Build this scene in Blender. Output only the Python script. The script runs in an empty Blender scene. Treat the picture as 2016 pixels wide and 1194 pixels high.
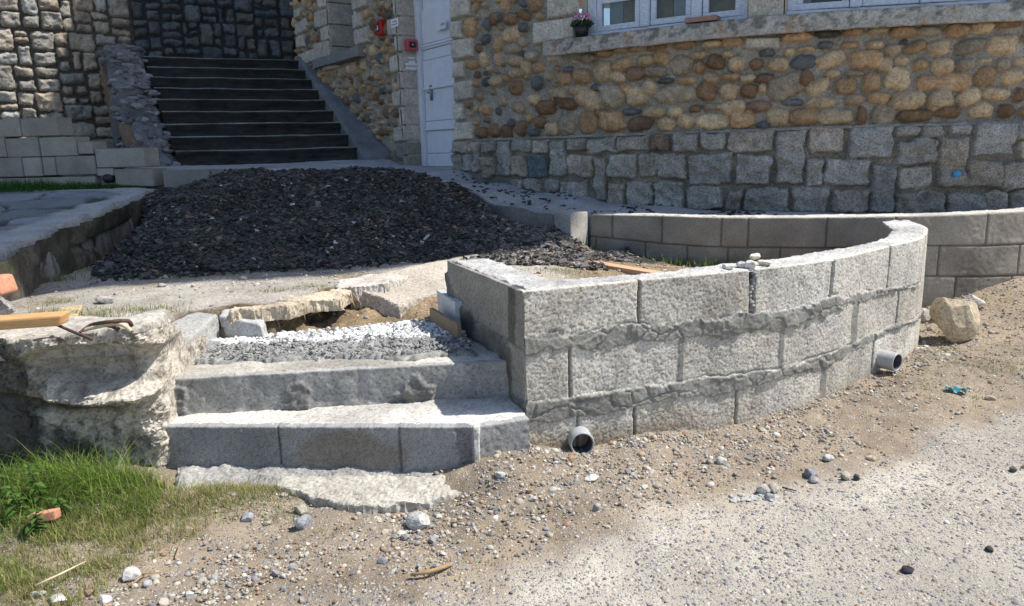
import bpy, bmesh, math, random
import numpy as np
from mathutils import Vector, Matrix, noise as mnoise
random.seed(7); RNG = np.random.default_rng(7)
SC = bpy.context.scene
R = math.radians
# ------------------------------------------------------------------ camera, light
F_PX, PITCH, ROLL, EYE = 1456.0, R(11.9), 0.028, 1.5
cam = bpy.data.objects.new('camera', bpy.data.cameras.new('camera')); SC.collection.objects.link(cam)
cam.data.sensor_width = 36.0; cam.data.lens = F_PX / 2016 * 36.0; cam.data.clip_end = 500; cam.data.clip_start = 0.05
fwd = Vector((0, math.cos(PITCH), -math.sin(PITCH))); rt = Vector((1, 0, 0)); up = rt.cross(fwd)
rgt = rt * math.cos(ROLL) + up * (-math.sin(ROLL)) * -1 * -1
rgt = rt * math.cos(ROLL) - up * math.sin(ROLL); upv = rt * math.sin(ROLL) + up * math.cos(ROLL)
M = Matrix((rgt, upv, -fwd)).transposed().to_4x4(); M.translation = Vector((0, 0, EYE)); cam.matrix_world = M
SC.camera = cam
SUN_EL, SUN_AZ = R(56.0), math.atan2(0.62, 0.019)          # azimuth clockwise from +Y
sd = Vector((math.sin(SUN_AZ) * math.cos(SUN_EL), math.cos(SUN_AZ) * math.cos(SUN_EL), math.sin(SUN_EL)))
W = bpy.data.worlds.new('World'); SC.world = W; W.use_nodes = True
wn = W.node_tree; bg = wn.nodes['Background']; sky = wn.nodes.new('ShaderNodeTexSky'); sky.sky_type = 'NISHITA'
sky.sun_disc = False; sky.sun_elevation = SUN_EL; sky.sun_rotation = SUN_AZ
wn.links.new(sky.outputs[0], bg.inputs[0]); bg.inputs[1].default_value = 0.13
sun = bpy.data.objects.new('sun', bpy.data.lights.new('sun', 'SUN')); SC.collection.objects.link(sun)
sun.data.energy = 4.8; sun.data.angle = R(0.55); sun.data.color = (1, .955, .88)
sun.rotation_euler = sd.to_track_quat('Z', 'Y').to_euler()
SC.view_settings.view_transform = 'Standard'; SC.view_settings.look = 'None'; SC.view_settings.exposure = 0.40; SC.view_settings.gamma = 1
# ------------------------------------------------------------------ pixel -> place
def ray(u, v):
    cx = (u - 1008) / F_PX; cy = (v - 597) / F_PX
    x = cx * math.cos(ROLL) - cy * math.sin(ROLL); y = cx * math.sin(ROLL) + cy * math.cos(ROLL)
    return np.array([x, math.cos(PITCH) - y * math.sin(PITCH), -(y * math.cos(PITCH) + math.sin(PITCH))])
def atz(u, v, z):
    d = ray(u, v); return np.array([0, 0, EYE]) + d * ((z - EYE) / d[2])
def aty(u, v, y):
    d = ray(u, v); return np.array([0, 0, EYE]) + d * (y / d[1])
# ------------------------------------------------------------------ noise
def fbm(ny, nx, cell, octv=4, seed=0, gain=.5, cy=None):
    rng = np.random.default_rng(seed); out = np.zeros((ny, nx)); amp = 1.0; tot = 0; cy = cy or cell
    for o in range(octv):
        c = max(cell / 2 ** o, 1.0); cc = max(cy / 2 ** o, 1.0)
        g = rng.random((int(ny / cc) + 3, int(nx / c) + 3)) * 2 - 1
        y = np.arange(ny) / cc; x = np.arange(nx) / c
        yi = y.astype(int); xi = x.astype(int); fy = (y - yi); fx = (x - xi)
        fy = (fy * fy * (3 - 2 * fy))[:, None]; fx = (fx * fx * (3 - 2 * fx))[None, :]
        a = g[np.ix_(yi, xi)]; b = g[np.ix_(yi, xi + 1)]; c2 = g[np.ix_(yi + 1, xi)]; d = g[np.ix_(yi + 1, xi + 1)]
        out += amp * ((a * (1 - fx) + b * fx) * (1 - fy) + (c2 * (1 - fx) + d * fx) * fy); tot += amp; amp *= gain
    return out / tot * 1.6
def sst(a, b, x):
    t = np.clip((x - a) / (b - a), 0, 1); return t * t * (3 - 2 * t)
_G = RNG.random((256, 256)) * 2 - 1
def pn(x, y, s, octv=3):
    """smooth value noise at scattered points, wavelength s"""
    x = np.asarray(x, float); y = np.asarray(y, float); out = 0; a = 1; t = 0
    for o in range(octv):
        X = x / s * 2 ** o + 17.3 * o + 100; Y = y / s * 2 ** o + 9.1 * o + 100
        xi = np.floor(X).astype(int); yi = np.floor(Y).astype(int); fx = X - xi; fy = Y - yi
        fx = fx * fx * (3 - 2 * fx); fy = fy * fy * (3 - 2 * fy); g = lambda i, j: _G[i % 256, j % 256]
        out = out + a * ((g(xi, yi) * (1 - fx) + g(xi + 1, yi) * fx) * (1 - fy) + (g(xi, yi + 1) * (1 - fx) + g(xi + 1, yi + 1) * fx) * fy); t += a; a *= .5
    return out / t * 1.5
# ------------------------------------------------------------------ materials
def nodes(name):
    m = bpy.data.materials.new(name); m.use_nodes = True; n = m.node_tree.nodes; l = m.node_tree.links
    return m, n, l, n['Principled BSDF']
def mk(n, t, **k):
    x = n.new(t)
    for a, b in k.items():
        if a in x.inputs.keys(): x.inputs[a].default_value = b
        else: setattr(x, a, b)
    return x
def vcmat(name, rough=.92, var=.35, s1=90, s2=7, bump=.5, bd=.004, spots=None, spec=.25):
    """colour attribute 'col' broken up by two scales of grain, with a bump of its own"""
    m, n, l, p = nodes(name); p.inputs['Roughness'].default_value = rough; p.inputs['Specular IOR Level'].default_value = spec
    at = mk(n, 'ShaderNodeAttribute', attribute_name='col'); g = mk(n, 'ShaderNodeNewGeometry')
    n1 = mk(n, 'ShaderNodeTexNoise', Scale=s1, Detail=5.0, Roughness=.7); n2 = mk(n, 'ShaderNodeTexNoise', Scale=s2, Detail=4.0, Roughness=.6)
    for q in (n1, n2): l.new(g.outputs['Position'], q.inputs['Vector'])
    r1 = mk(n, 'ShaderNodeMapRange'); r1.inputs[1].default_value = .3; r1.inputs[2].default_value = .7; r1.inputs[3].default_value = 1 - var; r1.inputs[4].default_value = 1 + var
    r2 = mk(n, 'ShaderNodeMapRange'); r2.inputs[1].default_value = .3; r2.inputs[2].default_value = .7; r2.inputs[3].default_value = 1 - var * .6; r2.inputs[4].default_value = 1 + var * .6
    l.new(n1.outputs[0], r1.inputs[0]); l.new(n2.outputs[0], r2.inputs[0])
    mu = mk(n, 'ShaderNodeMath', operation='MULTIPLY'); l.new(r1.outputs[0], mu.inputs[0]); l.new(r2.outputs[0], mu.inputs[1])
    mx = mk(n, 'ShaderNodeVectorMath', operation='SCALE'); l.new(at.outputs['Color'], mx.inputs[0]); l.new(mu.outputs[0], mx.inputs['Scale'])
    col = mx.outputs[0]
    if spots:                                                     # (scale, threshold, factor): dark pores / grains
        v = mk(n, 'ShaderNodeTexVoronoi', Scale=spots[0]); l.new(g.outputs['Position'], v.inputs['Vector'])
        sp = mk(n, 'ShaderNodeSeparateColor'); l.new(v.outputs['Color'], sp.inputs[0])
        rr = mk(n, 'ShaderNodeMapRange'); rr.inputs[1].default_value = spots[1]; rr.inputs[2].default_value = min(spots[1] + .25, 1); rr.inputs[3].default_value = 1; rr.inputs[4].default_value = spots[2]
        l.new(sp.outputs[0], rr.inputs[0])
        m2 = mk(n, 'ShaderNodeVectorMath', operation='SCALE'); l.new(col, m2.inputs[0]); l.new(rr.outputs[0], m2.inputs['Scale']); col = m2.outputs[0]
    l.new(col, p.inputs['Base Color'])
    b = mk(n, 'ShaderNodeBump', Strength=bump, Distance=bd); l.new(n1.outputs[0], b.inputs['Height']); l.new(b.outputs[0], p.inputs['Normal'])
    return m
def flat(name, c, rough=.6, metal=0, var=.12, s=40, bump=.1, bd=.002, stretch=None):
    m, n, l, p = nodes(name); p.inputs['Roughness'].default_value = rough; p.inputs['Metallic'].default_value = metal
    g = mk(n, 'ShaderNodeNewGeometry'); q = mk(n, 'ShaderNodeTexNoise', Scale=s, Detail=5.0, Roughness=.65)
    if stretch:
        mp = mk(n, 'ShaderNodeMapping'); mp.inputs['Scale'].default_value = stretch; l.new(g.outputs['Position'], mp.inputs[0]); l.new(mp.outputs[0], q.inputs['Vector'])
    else: l.new(g.outputs['Position'], q.inputs['Vector'])
    r1 = mk(n, 'ShaderNodeMapRange'); r1.inputs[1].default_value = .3; r1.inputs[2].default_value = .7; r1.inputs[3].default_value = 1 - var; r1.inputs[4].default_value = 1 + var
    l.new(q.outputs[0], r1.inputs[0]); mx = mk(n, 'ShaderNodeVectorMath', operation='SCALE'); mx.inputs[0].default_value = c; l.new(r1.outputs[0], mx.inputs['Scale'])
    l.new(mx.outputs[0], p.inputs['Base Color'])
    b = mk(n, 'ShaderNodeBump', Strength=bump, Distance=bd); l.new(q.outputs[0], b.inputs['Height']); l.new(b.outputs[0], p.inputs['Normal'])
    return m
M_block = vcmat('concrete_block', var=.30, s1=260, s2=4, bump=.6, bd=.004, spots=(230, .66, .7))
M_conc = vcmat('old_concrete', var=.30, s1=70, s2=4, bump=.6, bd=.006, spots=(120, .8, .6))
M_stone = vcmat('rubble_stone', var=.32, s1=45, s2=9, bump=.6, bd=.008, spots=(110, .78, .6))
M_gran = vcmat('granite', var=.42, s1=75, s2=6, bump=.8, bd=.01, spots=(120, .6, .6))
M_dirt = vcmat('earth', var=.38, s1=60, s2=3.2, bump=.9, bd=.012, spots=(140, .6, .72))
M_peb = vcmat('pebble', var=.22, s1=120, s2=20, bump=.3, bd=.002)
M_chip = vcmat('slate_chip', rough=.75, var=.2, s1=60, s2=10, bump=.4, bd=.004, spec=.4)
M_leaf = vcmat('grass_blade', rough=.6, var=.2, s1=30, s2=5, bump=0, bd=.001)
def _translucent(m):
    n, l = m.node_tree.nodes, m.node_tree.links; p = n['Principled BSDF']; o = n['Material Output']; t = n.new('ShaderNodeBsdfTranslucent'); mx = n.new('ShaderNodeMixShader'); mx.inputs[0].default_value = .42
    l.new(p.inputs['Base Color'].links[0].from_socket, t.inputs[0]); l.new(p.outputs[0], mx.inputs[1]); l.new(t.outputs[0], mx.inputs[2]); l.new(mx.outputs[0], o.inputs[0])
_translucent(M_leaf)
M_wood = flat('pine_board', (.60, .34, .14), .55, var=.22, s=14, bump=.15, stretch=(1, 1, 14))
M_board = flat('pinkish_plank', (.60, .36, .22), .7, var=.18, s=20, bump=.2, stretch=(2, 6, 6))
M_greyboard = flat('grey_form_board', (.50, .52, .54), .6, var=.1, s=30)
M_brown = flat('brown_form_board', (.26, .19, .12), .7, var=.2, s=30)
M_rust = flat('rusty_bar', (.10, .055, .04), .8, var=.5, s=60, bump=.5, bd=.002)
M_brick = flat('red_brick', (.52, .24, .15), .9, var=.28, s=35, bump=.6, bd=.004)
M_paint = flat('white_paint', (.72, .75, .83), .5, var=.07, s=9, bump=.05)
M_wpaint = flat('weathered_white_paint', (.58, .63, .72), .6, var=.28, s=30, bump=.3, stretch=(1, 1, 4))
M_red = flat('red_plastic', (.42, .012, .015), .4, var=.05)
M_pink = flat('faded_red_plastic', (.50, .07, .09), .45, var=.05)
M_black = flat('black_plastic', (.012, .012, .013), .5)
M_plate = flat('white_plate', (.8, .8, .82), .4, var=.03)
M_ink = flat('dark_blue_ink', (.03, .04, .10), .5)
M_metal = flat('door_metal', (.3, .3, .32), .35, metal=.9)
M_iron = flat('black_iron', (.02, .02, .022), .6)
M_pvc = flat('grey_pvc', (.36, .37, .38), .45, var=.15, s=25)
M_pvcin = flat('pipe_inside', (.10, .105, .115), .7, var=.1)
M_render = flat('pale_render', (.42, .38, .32), .9, var=.15, s=5, bump=.3)
M_caster = flat('caster_tile', (.35, .16, .10), .8, var=.3, s=8)  # only for the unseen plates added as shadow casters
M_dark = flat('interior_dark', (.035, .03, .026), .9)
M_curt = flat('brown_curtain', (.40, .25, .10), .9, var=.5, s=5, bump=.3)
M_tile = flat('terracotta_tile', (.33, .20, .15), .8, var=.15, s=30)
M_blue = flat('blue_paint', (.06, .28, .55), .5)
M_teal = flat('teal_cloth', (.18, .46, .48), .6, var=.2)
M_petal = flat('pink_petal', (.62, .30, .45), .6, var=.2, s=60)
M_twig = flat('dry_twig', (.36, .24, .13), .9, var=.3, s=60)
M_twigpale = flat('pale_straw', (.55, .48, .33), .9, var=.2, s=60)
def glassmat():
    m = bpy.data.materials.new('window_glass'); m.use_nodes = True; n = m.node_tree.nodes; l = m.node_tree.links; n.clear()
    o = n.new('ShaderNodeOutputMaterial'); t = mk(n, 'ShaderNodeBsdfTransparent', Color=(.75, .8, .82, 1)); g = mk(n, 'ShaderNodeBsdfGlossy', Roughness=.02)
    f = mk(n, 'ShaderNodeFresnel', IOR=1.5); mx = n.new('ShaderNodeMixShader')
    l.new(f.outputs[0], mx.inputs[0]); l.new(t.outputs[0], mx.inputs[1]); l.new(g.outputs[0], mx.inputs[2]); l.new(mx.outputs[0], o.inputs[0]); return m
M_glass = glassmat()
# ------------------------------------------------------------------ objects
def tag(o, label=None, cat=None, group=None, kind=None):
    for k, v in (('label', label), ('category', cat), ('group', group), ('kind', kind)):
        if v: o[k] = v
    return o
def empty(name, loc, label, cat, group=None):
    o = bpy.data.objects.new(name, None); SC.collection.objects.link(o); o.location = loc; o.empty_display_size = .1
    bpy.context.view_layer.update(); return tag(o, label, cat, group)
def link(name, me, mat, parent=None):
    o = bpy.data.objects.new(name, me); SC.collection.objects.link(o)
    if mat is not None and not me.materials: me.materials.append(mat)
    if parent is not None:
        o.parent = parent
        loc = Vector(); q = parent
        while q is not None: loc += q.location; q = q.parent
        if parent.type == 'EMPTY': o.matrix_parent_inverse = Matrix.Translation(-loc)
    return o
def mesh_np(name, V, Fs, mat, col=None, parent=None, smooth=True):
    me = bpy.data.meshes.new(name); V = np.asarray(V, np.float32).reshape(-1, 3); Fs = np.asarray(Fs, np.int32); k = Fs.shape[1]
    me.vertices.add(len(V)); me.vertices.foreach_set('co', V.ravel())
    me.loops.add(Fs.size); me.loops.foreach_set('vertex_index', Fs.ravel())
    me.polygons.add(len(Fs)); me.polygons.foreach_set('loop_start', np.arange(0, Fs.size, k, dtype=np.int32))
    me.polygons.foreach_set('loop_total', np.full(len(Fs), k, np.int32)); me.polygons.foreach_set('use_smooth', np.full(len(Fs), smooth, bool))
    me.update(calc_edges=True)
    if col is not None:
        a = me.attributes.new('col', 'FLOAT_COLOR', 'POINT'); c = np.ones((len(V), 4), np.float32); c[:, :np.asarray(col).shape[-1]] = np.asarray(col, np.float32).reshape(len(V), -1); a.data.foreach_set('color', c.ravel())
    me.validate()
    return link(name, me, mat, parent)
def paint(o, c):
    me = o.data; a = me.attributes.new('col', 'FLOAT_COLOR', 'POINT'); n = len(me.vertices)
    a.data.foreach_set('color', np.tile(np.array([*c, 1], np.float32), n)); return o
def bm_obj(name, bm, mat, parent=None, smooth=False, col=None):
    me = bpy.data.meshes.new(name); bm.normal_update(); bm.to_mesh(me); bm.free()
    if smooth: me.polygons.foreach_set('use_smooth', [True] * len(me.polygons))
    o = link(name, me, mat, parent)
    if col is not None: paint(o, col)
    return o
def hexa(bm, P):
    """8 corner points: 4 of the bottom, 4 of the top, both counter-clockwise"""
    v = [bm.verts.new(p) for p in P]
    for f in ((3, 2, 1, 0), (4, 5, 6, 7), (0, 1, 5, 4), (1, 2, 6, 5), (2, 3, 7, 6), (3, 0, 4, 7)): bm.faces.new([v[i] for i in f])
    return v
def hexobj(name, P, mat, parent=None, bev=.006, col=None):
    bm = bmesh.new(); hexa(bm, P)
    bmesh.ops.recalc_face_normals(bm, faces=bm.faces)
    if bev: bmesh.ops.bevel(bm, geom=bm.edges[:], offset=bev, segments=2, affect='EDGES', profile=.6)
    return bm_obj(name, bm, mat, parent, col=col)
def roughhex(name, P, mat, col, parent=None, cuts=10, amp=.006, bev=.012, seed=0, sc=.08):
    bm = bmesh.new(); hexa(bm, P); bmesh.ops.recalc_face_normals(bm, faces=bm.faces)
    bmesh.ops.bevel(bm, geom=bm.edges[:], offset=bev, segments=2, affect='EDGES', profile=.6)
    for _ in range(4):
        es = [e for e in bm.edges if e.calc_length() > max(sc * .35, .012)]
        if not es or len(bm.verts) > 16000: break
        bmesh.ops.subdivide_edges(bm, edges=es, cuts=1, use_grid_fill=True)
    bmesh.ops.triangulate(bm, faces=bm.faces); bm.normal_update()
    off = Vector((seed * 3.1, seed * 1.7, seed * .9))
    for v in bm.verts:
        d = mnoise.fractal(v.co / sc + off, 1.0, 2.0, 4) * amp; v.co += v.normal * d
    return bm_obj(name, bm, mat, parent, smooth=True, col=col)
def tube_mesh(pts, rad, n=8, caps=True, bm=None):
    bm = bm or bmesh.new(); pts = [Vector(p) for p in pts]; rings = []
    for i, p in enumerate(pts):
        t = (pts[min(i + 1, len(pts) - 1)] - pts[max(i - 1, 0)]).normalized(); a = t.cross(Vector((0, 0, 1)))
        if a.length < .05: a = t.cross(Vector((1, 0, 0)))
        a.normalize(); b = t.cross(a); r = rad[i] if hasattr(rad, '__len__') else rad
        rings.append([bm.verts.new(p + (a * math.cos(q) + b * math.sin(q)) * r) for q in (2 * math.pi * k / n for k in range(n))])
    for A, B in zip(rings, rings[1:]):
        for k in range(n): bm.faces.new((A[k], A[(k + 1) % n], B[(k + 1) % n], B[k]))
    if caps: bm.faces.new(rings[0][::-1]); bm.faces.new(rings[-1])
    return bm
def rock_bm(center, size, rot=0, seed=0, sub=4, ang=.5, amp=.16, tilt=0):
    bm = bmesh.new(); bmesh.ops.create_icosphere(bm, subdivisions=sub, radius=1.0); rng = random.Random(seed)
    planes = [(Vector((rng.gauss(0, 1), rng.gauss(0, 1), rng.gauss(0, 1))).normalized(), rng.uniform(.55, .9)) for _ in range(9)]
    off = Vector((rng.uniform(0, 99), rng.uniform(0, 99), rng.uniform(0, 99)))
    Rm = Matrix.Rotation(rot, 3, 'Z') @ Matrix.Rotation(tilt, 3, 'X')
    for v in bm.verts:
        c = v.co.copy()
        for nrm, d in planes:
            e = c.dot(nrm) - d
            if e > 0: c -= nrm * e * ang
        c *= 1 + mnoise.fractal(c * 1.3 + off, 1, 2, 3) * amp + mnoise.fractal(c * 5 + off, 1, 2, 3) * amp * .3
        v.co = Rm @ Vector((c.x * size[0] / 2, c.y * size[1] / 2, c.z * size[2] / 2)) + Vector(center)
    return bm
# ------------------------------------------------------------------ relief walls
class Path:
    def __init__(s, pts, smooth=True, step=.01):
        P = np.array(pts, float)
        if smooth:
            Q = np.vstack([2 * P[0] - P[1], P, 2 * P[-1] - P[-2]]); out = []
            for i in range(1, len(Q) - 2):
                for t in np.linspace(0, 1, 60, endpoint=False):
                    out.append(.5 * (2 * Q[i] + (Q[i + 1] - Q[i - 1]) * t + (2 * Q[i - 1] - 5 * Q[i] + 4 * Q[i + 1] - Q[i + 2]) * t * t + (3 * Q[i] - Q[i - 1] - 3 * Q[i + 1] + Q[i + 2]) * t ** 3))
            P = np.array(out + [Q[-2]])
        s.P = P; s.S = np.r_[0, np.cumsum(np.linalg.norm(np.diff(P, axis=0), axis=1))]; s.L = s.S[-1]
    def at(s, q): q = np.asarray(q, float); return np.stack([np.interp(q, s.S, s.P[:, 0]), np.interp(q, s.S, s.P[:, 1])], -1)
    def nrm(s, q):
        d = s.at(np.clip(np.asarray(q) + .04, 0, s.L)) - s.at(np.clip(np.asarray(q) - .04, 0, s.L)); d = d / np.linalg.norm(d, axis=-1, keepdims=True)
        return np.stack([d[..., 1], -d[..., 0]], -1)
    def hit(s, u, v, off=0.0):
        """where the line of sight through a photo pixel meets the wall: (along, height)"""
        d = ray(u, v); q = d[0] / d[1]; ss = np.linspace(0, s.L, 1500); p = s.at(ss) + s.nrm(ss) * off; rr = p[:, 0] / p[:, 1]
        o = np.argsort(rr); a = float(np.interp(q, rr[o], ss[o])); y = float(np.interp(a, ss, p[:, 1])); return a, EYE + d[2] * y / d[1]
class HF:
    def __init__(s, s0, s1, v0, v1, res, base=(.3, .3, .3)):
        s.s0, s.v0, s.res = s0, v0, res; s.nu = int((s1 - s0) / res) + 1; s.nv = int((v1 - v0) / res) + 1
        s.u = s0 + np.arange(s.nu) * res; s.v = v0 + np.arange(s.nv) * res; s.h = np.zeros((s.nv, s.nu)); s.col = np.tile(np.array(base, float), (s.nv, s.nu, 1))
        s.occ = np.zeros((s.nv, s.nu), bool); s.hole = np.zeros((s.nv, s.nu), bool)
    def win(s, u0, u1, v0, v1):
        i0 = max(int((u0 - s.s0) / s.res) - 1, 0); i1 = min(int((u1 - s.s0) / s.res) + 2, s.nu); j0 = max(int((v0 - s.v0) / s.res) - 1, 0); j1 = min(int((v1 - s.v0) / s.res) + 2, s.nv)
        if i1 - i0 < 2 or j1 - j0 < 2: return None
        return slice(j0, j1), slice(i0, i1)
    def put(s, W_, inside, hh, c, seed=0, cvar=.12):
        hv = s.h[W_]; hv[inside] = np.maximum(hv[inside], hh[inside]); s.occ[W_] |= inside
        ny, nx = inside.shape; f = 1 + cvar * fbm(ny, nx, max(.05 / s.res, 2), 3, seed)
        cc = np.array(c)[None, None] * f[..., None]; cv = s.col[W_]; cv[inside] = cc[inside]
    def ell(s, cu, cv, w, h, ang, depth, c, seed, test=None, n=2.4):
        a, b = w / 2, h / 2; m = max(a, b) * 1.25; W_ = s.win(cu - m, cu + m, cv - m, cv + m)
        if W_ is None: return False
        X = s.u[W_[1]][None] - cu; Y = s.v[W_[0]][:, None] - cv; ca, sa = math.cos(ang), math.sin(ang); x = (X * ca + Y * sa) / a; y = (-X * sa + Y * ca) / b
        rng = np.random.default_rng(seed); th = np.arctan2(y, x); k = sum(rng.uniform(-1, 1) * .10 / (j ** .6) * np.cos(j * th + rng.uniform(0, 6.3)) for j in (2, 3, 4, 5))
        ny, nx = x.shape; r = (np.abs(x) ** n + np.abs(y) ** n) ** (1 / n) * (1 + k) + .05 * fbm(ny, nx, max(.03 / s.res, 2), 3, seed)
        ins = r < 1
        if test is not None and (s.occ[W_] & (r < 1.0 + test)).sum() > .02 * max(ins.sum(), 1): return False
        hh = depth * np.sqrt(np.clip(1 - np.clip(r, 0, 1) ** 2.6, 0, 1)) * (1 + .18 * fbm(ny, nx, max(.05 / s.res, 2), 3, seed + 5))
        s.put(W_, ins, hh, c, seed + 9); return True
    def rect(s, u0, v0, u1, v1, depth, c, seed, rad=.03, rough=.35, warp=.012, edge=.035):
        W_ = s.win(u0 - .03, u1 + .03, v0 - .03, v1 + .03)
        if W_ is None: return
        X = np.repeat(s.u[W_[1]][None], W_[0].stop - W_[0].start, 0); Y = np.repeat(s.v[W_[0]][:, None], W_[1].stop - W_[1].start, 1); ny, nx = X.shape
        rng = np.random.default_rng(seed); cx, cy = (u0 + u1) / 2, (v0 + v1) / 2; X = X + warp * fbm(ny, nx, .12 / s.res, 3, seed); Y = Y + warp * fbm(ny, nx, .12 / s.res, 3, seed + 1)
        sk = rng.uniform(-.06, .06); sk2 = rng.uniform(-.06, .06); x = X - cx + (Y - cy) * sk; y = Y - cy + (X - cx) * sk2
        rad = min(rad, .4 * min(u1 - u0, v1 - v0)); qx = np.abs(x) - ((u1 - u0) / 2 - rad); qy = np.abs(y) - ((v1 - v0) / 2 - rad)
        d = np.hypot(np.maximum(qx, 0), np.maximum(qy, 0)) + np.minimum(np.maximum(qx, qy), 0) - rad
        ins = d < 0; t = np.clip(-d / edge, 0, 1); prof = np.sqrt(1 - (1 - t) ** 2)
        hh = depth * prof * (1 + rough * fbm(ny, nx, .10 / s.res, 4, seed + 2) + rng.uniform(-.2, .2) * x / max(u1 - u0, .01))
        s.put(W_, ins, hh, c, seed + 7)
    def emit(s, name, path, mat, parent=None, off=0.0, lip=0.0, smooth=True):
        Pu = path.at(s.u); Nu = path.nrm(s.u); h = s.h + off
        V = np.empty((s.nv, s.nu, 3)); V[..., 0] = Pu[None, :, 0] + Nu[None, :, 0] * h; V[..., 1] = Pu[None, :, 1] + Nu[None, :, 1] * h; V[..., 2] = s.v[:, None]
        if lip:
            ex = []
            for o, dz in ((.004, .003), (.012, .0045), (lip, .004)):
                hh = h[-1] - o; q = V[-1].copy(); q[:, 0] = Pu[:, 0] + Nu[:, 0] * hh; q[:, 1] = Pu[:, 1] + Nu[:, 1] * hh; q[:, 2] = s.v[-1] + dz; ex.append(q)
            V = np.concatenate([V, np.array(ex)]); c = np.concatenate([s.col, np.repeat(s.col[-1:] * 1.15, 3, 0)])
            return grid_obj(name, V, mat, c, parent, np.concatenate([~s.hole, np.ones((3, s.nu), bool)]))
        return grid_obj(name, V, mat, s.col, parent, ~s.hole, smooth)
def grid_obj(name, V, mat, col, parent=None, keep=None, smooth=True):
    ny, nx = V.shape[:2]; idx = np.arange(ny * nx).reshape(ny, nx); q = np.stack([idx[:-1, :-1], idx[:-1, 1:], idx[1:, 1:], idx[1:, :-1]], -1)
    if keep is not None:
        k = keep[:-1, :-1] & keep[:-1, 1:] & keep[1:, 1:] & keep[1:, :-1]; q = q[k]
    q = q.reshape(-1, 4); used = np.zeros(ny * nx, bool); used[q.ravel()] = True; re = np.cumsum(used) - 1
    return mesh_np(name, V.reshape(-1, 3)[used], re[q], mat, col.reshape(-1, 3)[used], parent, smooth)
def polydist(px, py, poly):
    """signed distance to a polygon, negative inside"""
    P = np.array(poly, float); d = np.full(px.shape, 1e9); ins = np.zeros(px.shape, bool)
    for i in range(len(P)):
        a, b = P[i], P[(i + 1) % len(P)]; e = b - a; t = np.clip(((px - a[0]) * e[0] + (py - a[1]) * e[1]) / (e @ e + 1e-12), 0, 1)
        d = np.minimum(d, np.hypot(px - a[0] - t * e[0], py - a[1] - t * e[1]))
        c = ((a[1] > py) != (b[1] > py)) & (px < (b[0] - a[0]) * (py - a[1]) / (b[1] - a[1] + 1e-12) + a[0]); ins ^= c
    return np.where(ins, -d, d)
def linedist(px, py, L):
    d = np.full(np.shape(px), 1e9)
    for a, b in zip(L, L[1:]):
        a = np.array(a, float); e = np.array(b, float) - a; t = np.clip(((px - a[0]) * e[0] + (py - a[1]) * e[1]) / (e @ e + 1e-12), 0, 1)
        d = np.minimum(d, np.hypot(px - a[0] - t * e[0], py - a[1] - t * e[1]))
    return d
def slab(name, poly, ztop, zbot, mat, col, parent=None, res=.012, warp=.015, amp=.004, seed=0, bev=.015, cvar=.15, sc=.08, inset=1.4, side=.006, smooth=True):
    """a cast or broken slab: uneven top, ragged edge that drops to zbot. ztop: number or function of (x, y)"""
    P = np.array(poly); mg = .06 + 6 * res; x = np.arange(P[:, 0].min() - mg, P[:, 0].max() + mg, res); y = np.arange(P[:, 1].min() - mg, P[:, 1].max() + mg, res); X, Y = np.meshgrid(x, y); ny, nx = X.shape
    d = polydist(X + warp * fbm(ny, nx, .12 / res, 4, seed), Y + warp * fbm(ny, nx, .12 / res, 4, seed + 1), poly)
    d = d + inset * res
    if isinstance(zbot, float) and not callable(ztop) and ztop - zbot < .03 or name in ('lower_tread', 'wall_top', 'upper_tread', 'base_ledge'): side = .001
    z = (ztop(X, Y) if callable(ztop) else np.full(X.shape, float(ztop))) + amp * fbm(ny, nx, sc / res, 4, seed + 2, .65)
    ed = np.clip(1 + d / bev, 0, 1); z = z - bev * .7 * ed ** 2 * (d <= 0); zb = zbot(X, Y) if callable(zbot) else zbot
    K = 5.0; t = np.clip(d / (res * K), 0, 1); Z = z * (1 - t) + zb * t; gy, gx = np.gradient(d, res); gl = np.maximum(np.hypot(gx, gy), .3); back = np.where(d > 0, d * .86 + side * (fbm(ny, nx, 5, 3, seed + 5, .7) + .6 * fbm(ny, nx, 16, 3, seed + 6)) * np.minimum(d / res, 1), 0)
    X = X - gx / gl * back; Y = Y - gy / gl * back
    c = np.array(col)[None, None] * (1 + cvar * fbm(ny, nx, .25 / res, 4, seed + 3))[..., None]
    return grid_obj(name, np.dstack([X, Y, Z]), mat, c, parent, d < res * 6.2, smooth)
def box_strip(path, s0, s1, z0, z1, d0, d1):
    """straight box between two stations of a path, d0..d1 out from its face"""
    a, b = path.at(s0), path.at(s1); t = (b - a) / np.linalg.norm(b - a); n = np.array([t[1], -t[0]])
    q = [a + n * d0, b + n * d0, b + n * d1, a + n * d1]
    return [(*p, z0) for p in q] + [(*p, z1) for p in q]
def text_obj(name, s, loc, right, upd, size, mat, parent):
    cu = bpy.data.curves.new(name, 'FONT'); cu.body = s; cu.size = size; cu.align_x = 'CENTER'; cu.align_y = 'CENTER'; cu.extrude = .0008
    tmp = bpy.data.objects.new(name + '_tmp', cu); SC.collection.objects.link(tmp); bpy.context.view_layer.update()
    me = bpy.data.meshes.new_from_object(tmp.evaluated_get(bpy.context.evaluated_depsgraph_get())); bpy.data.objects.remove(tmp)
    r_ = Vector(right).normalized(); u_ = Vector(upd).normalized(); n_ = r_.cross(u_)
    Mx = Matrix((r_, u_, n_)).transposed().to_4x4(); Mx.translation = Vector(loc); me.transform(Mx); me.materials.clear()
    return link(name, me, mat, parent)
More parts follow.
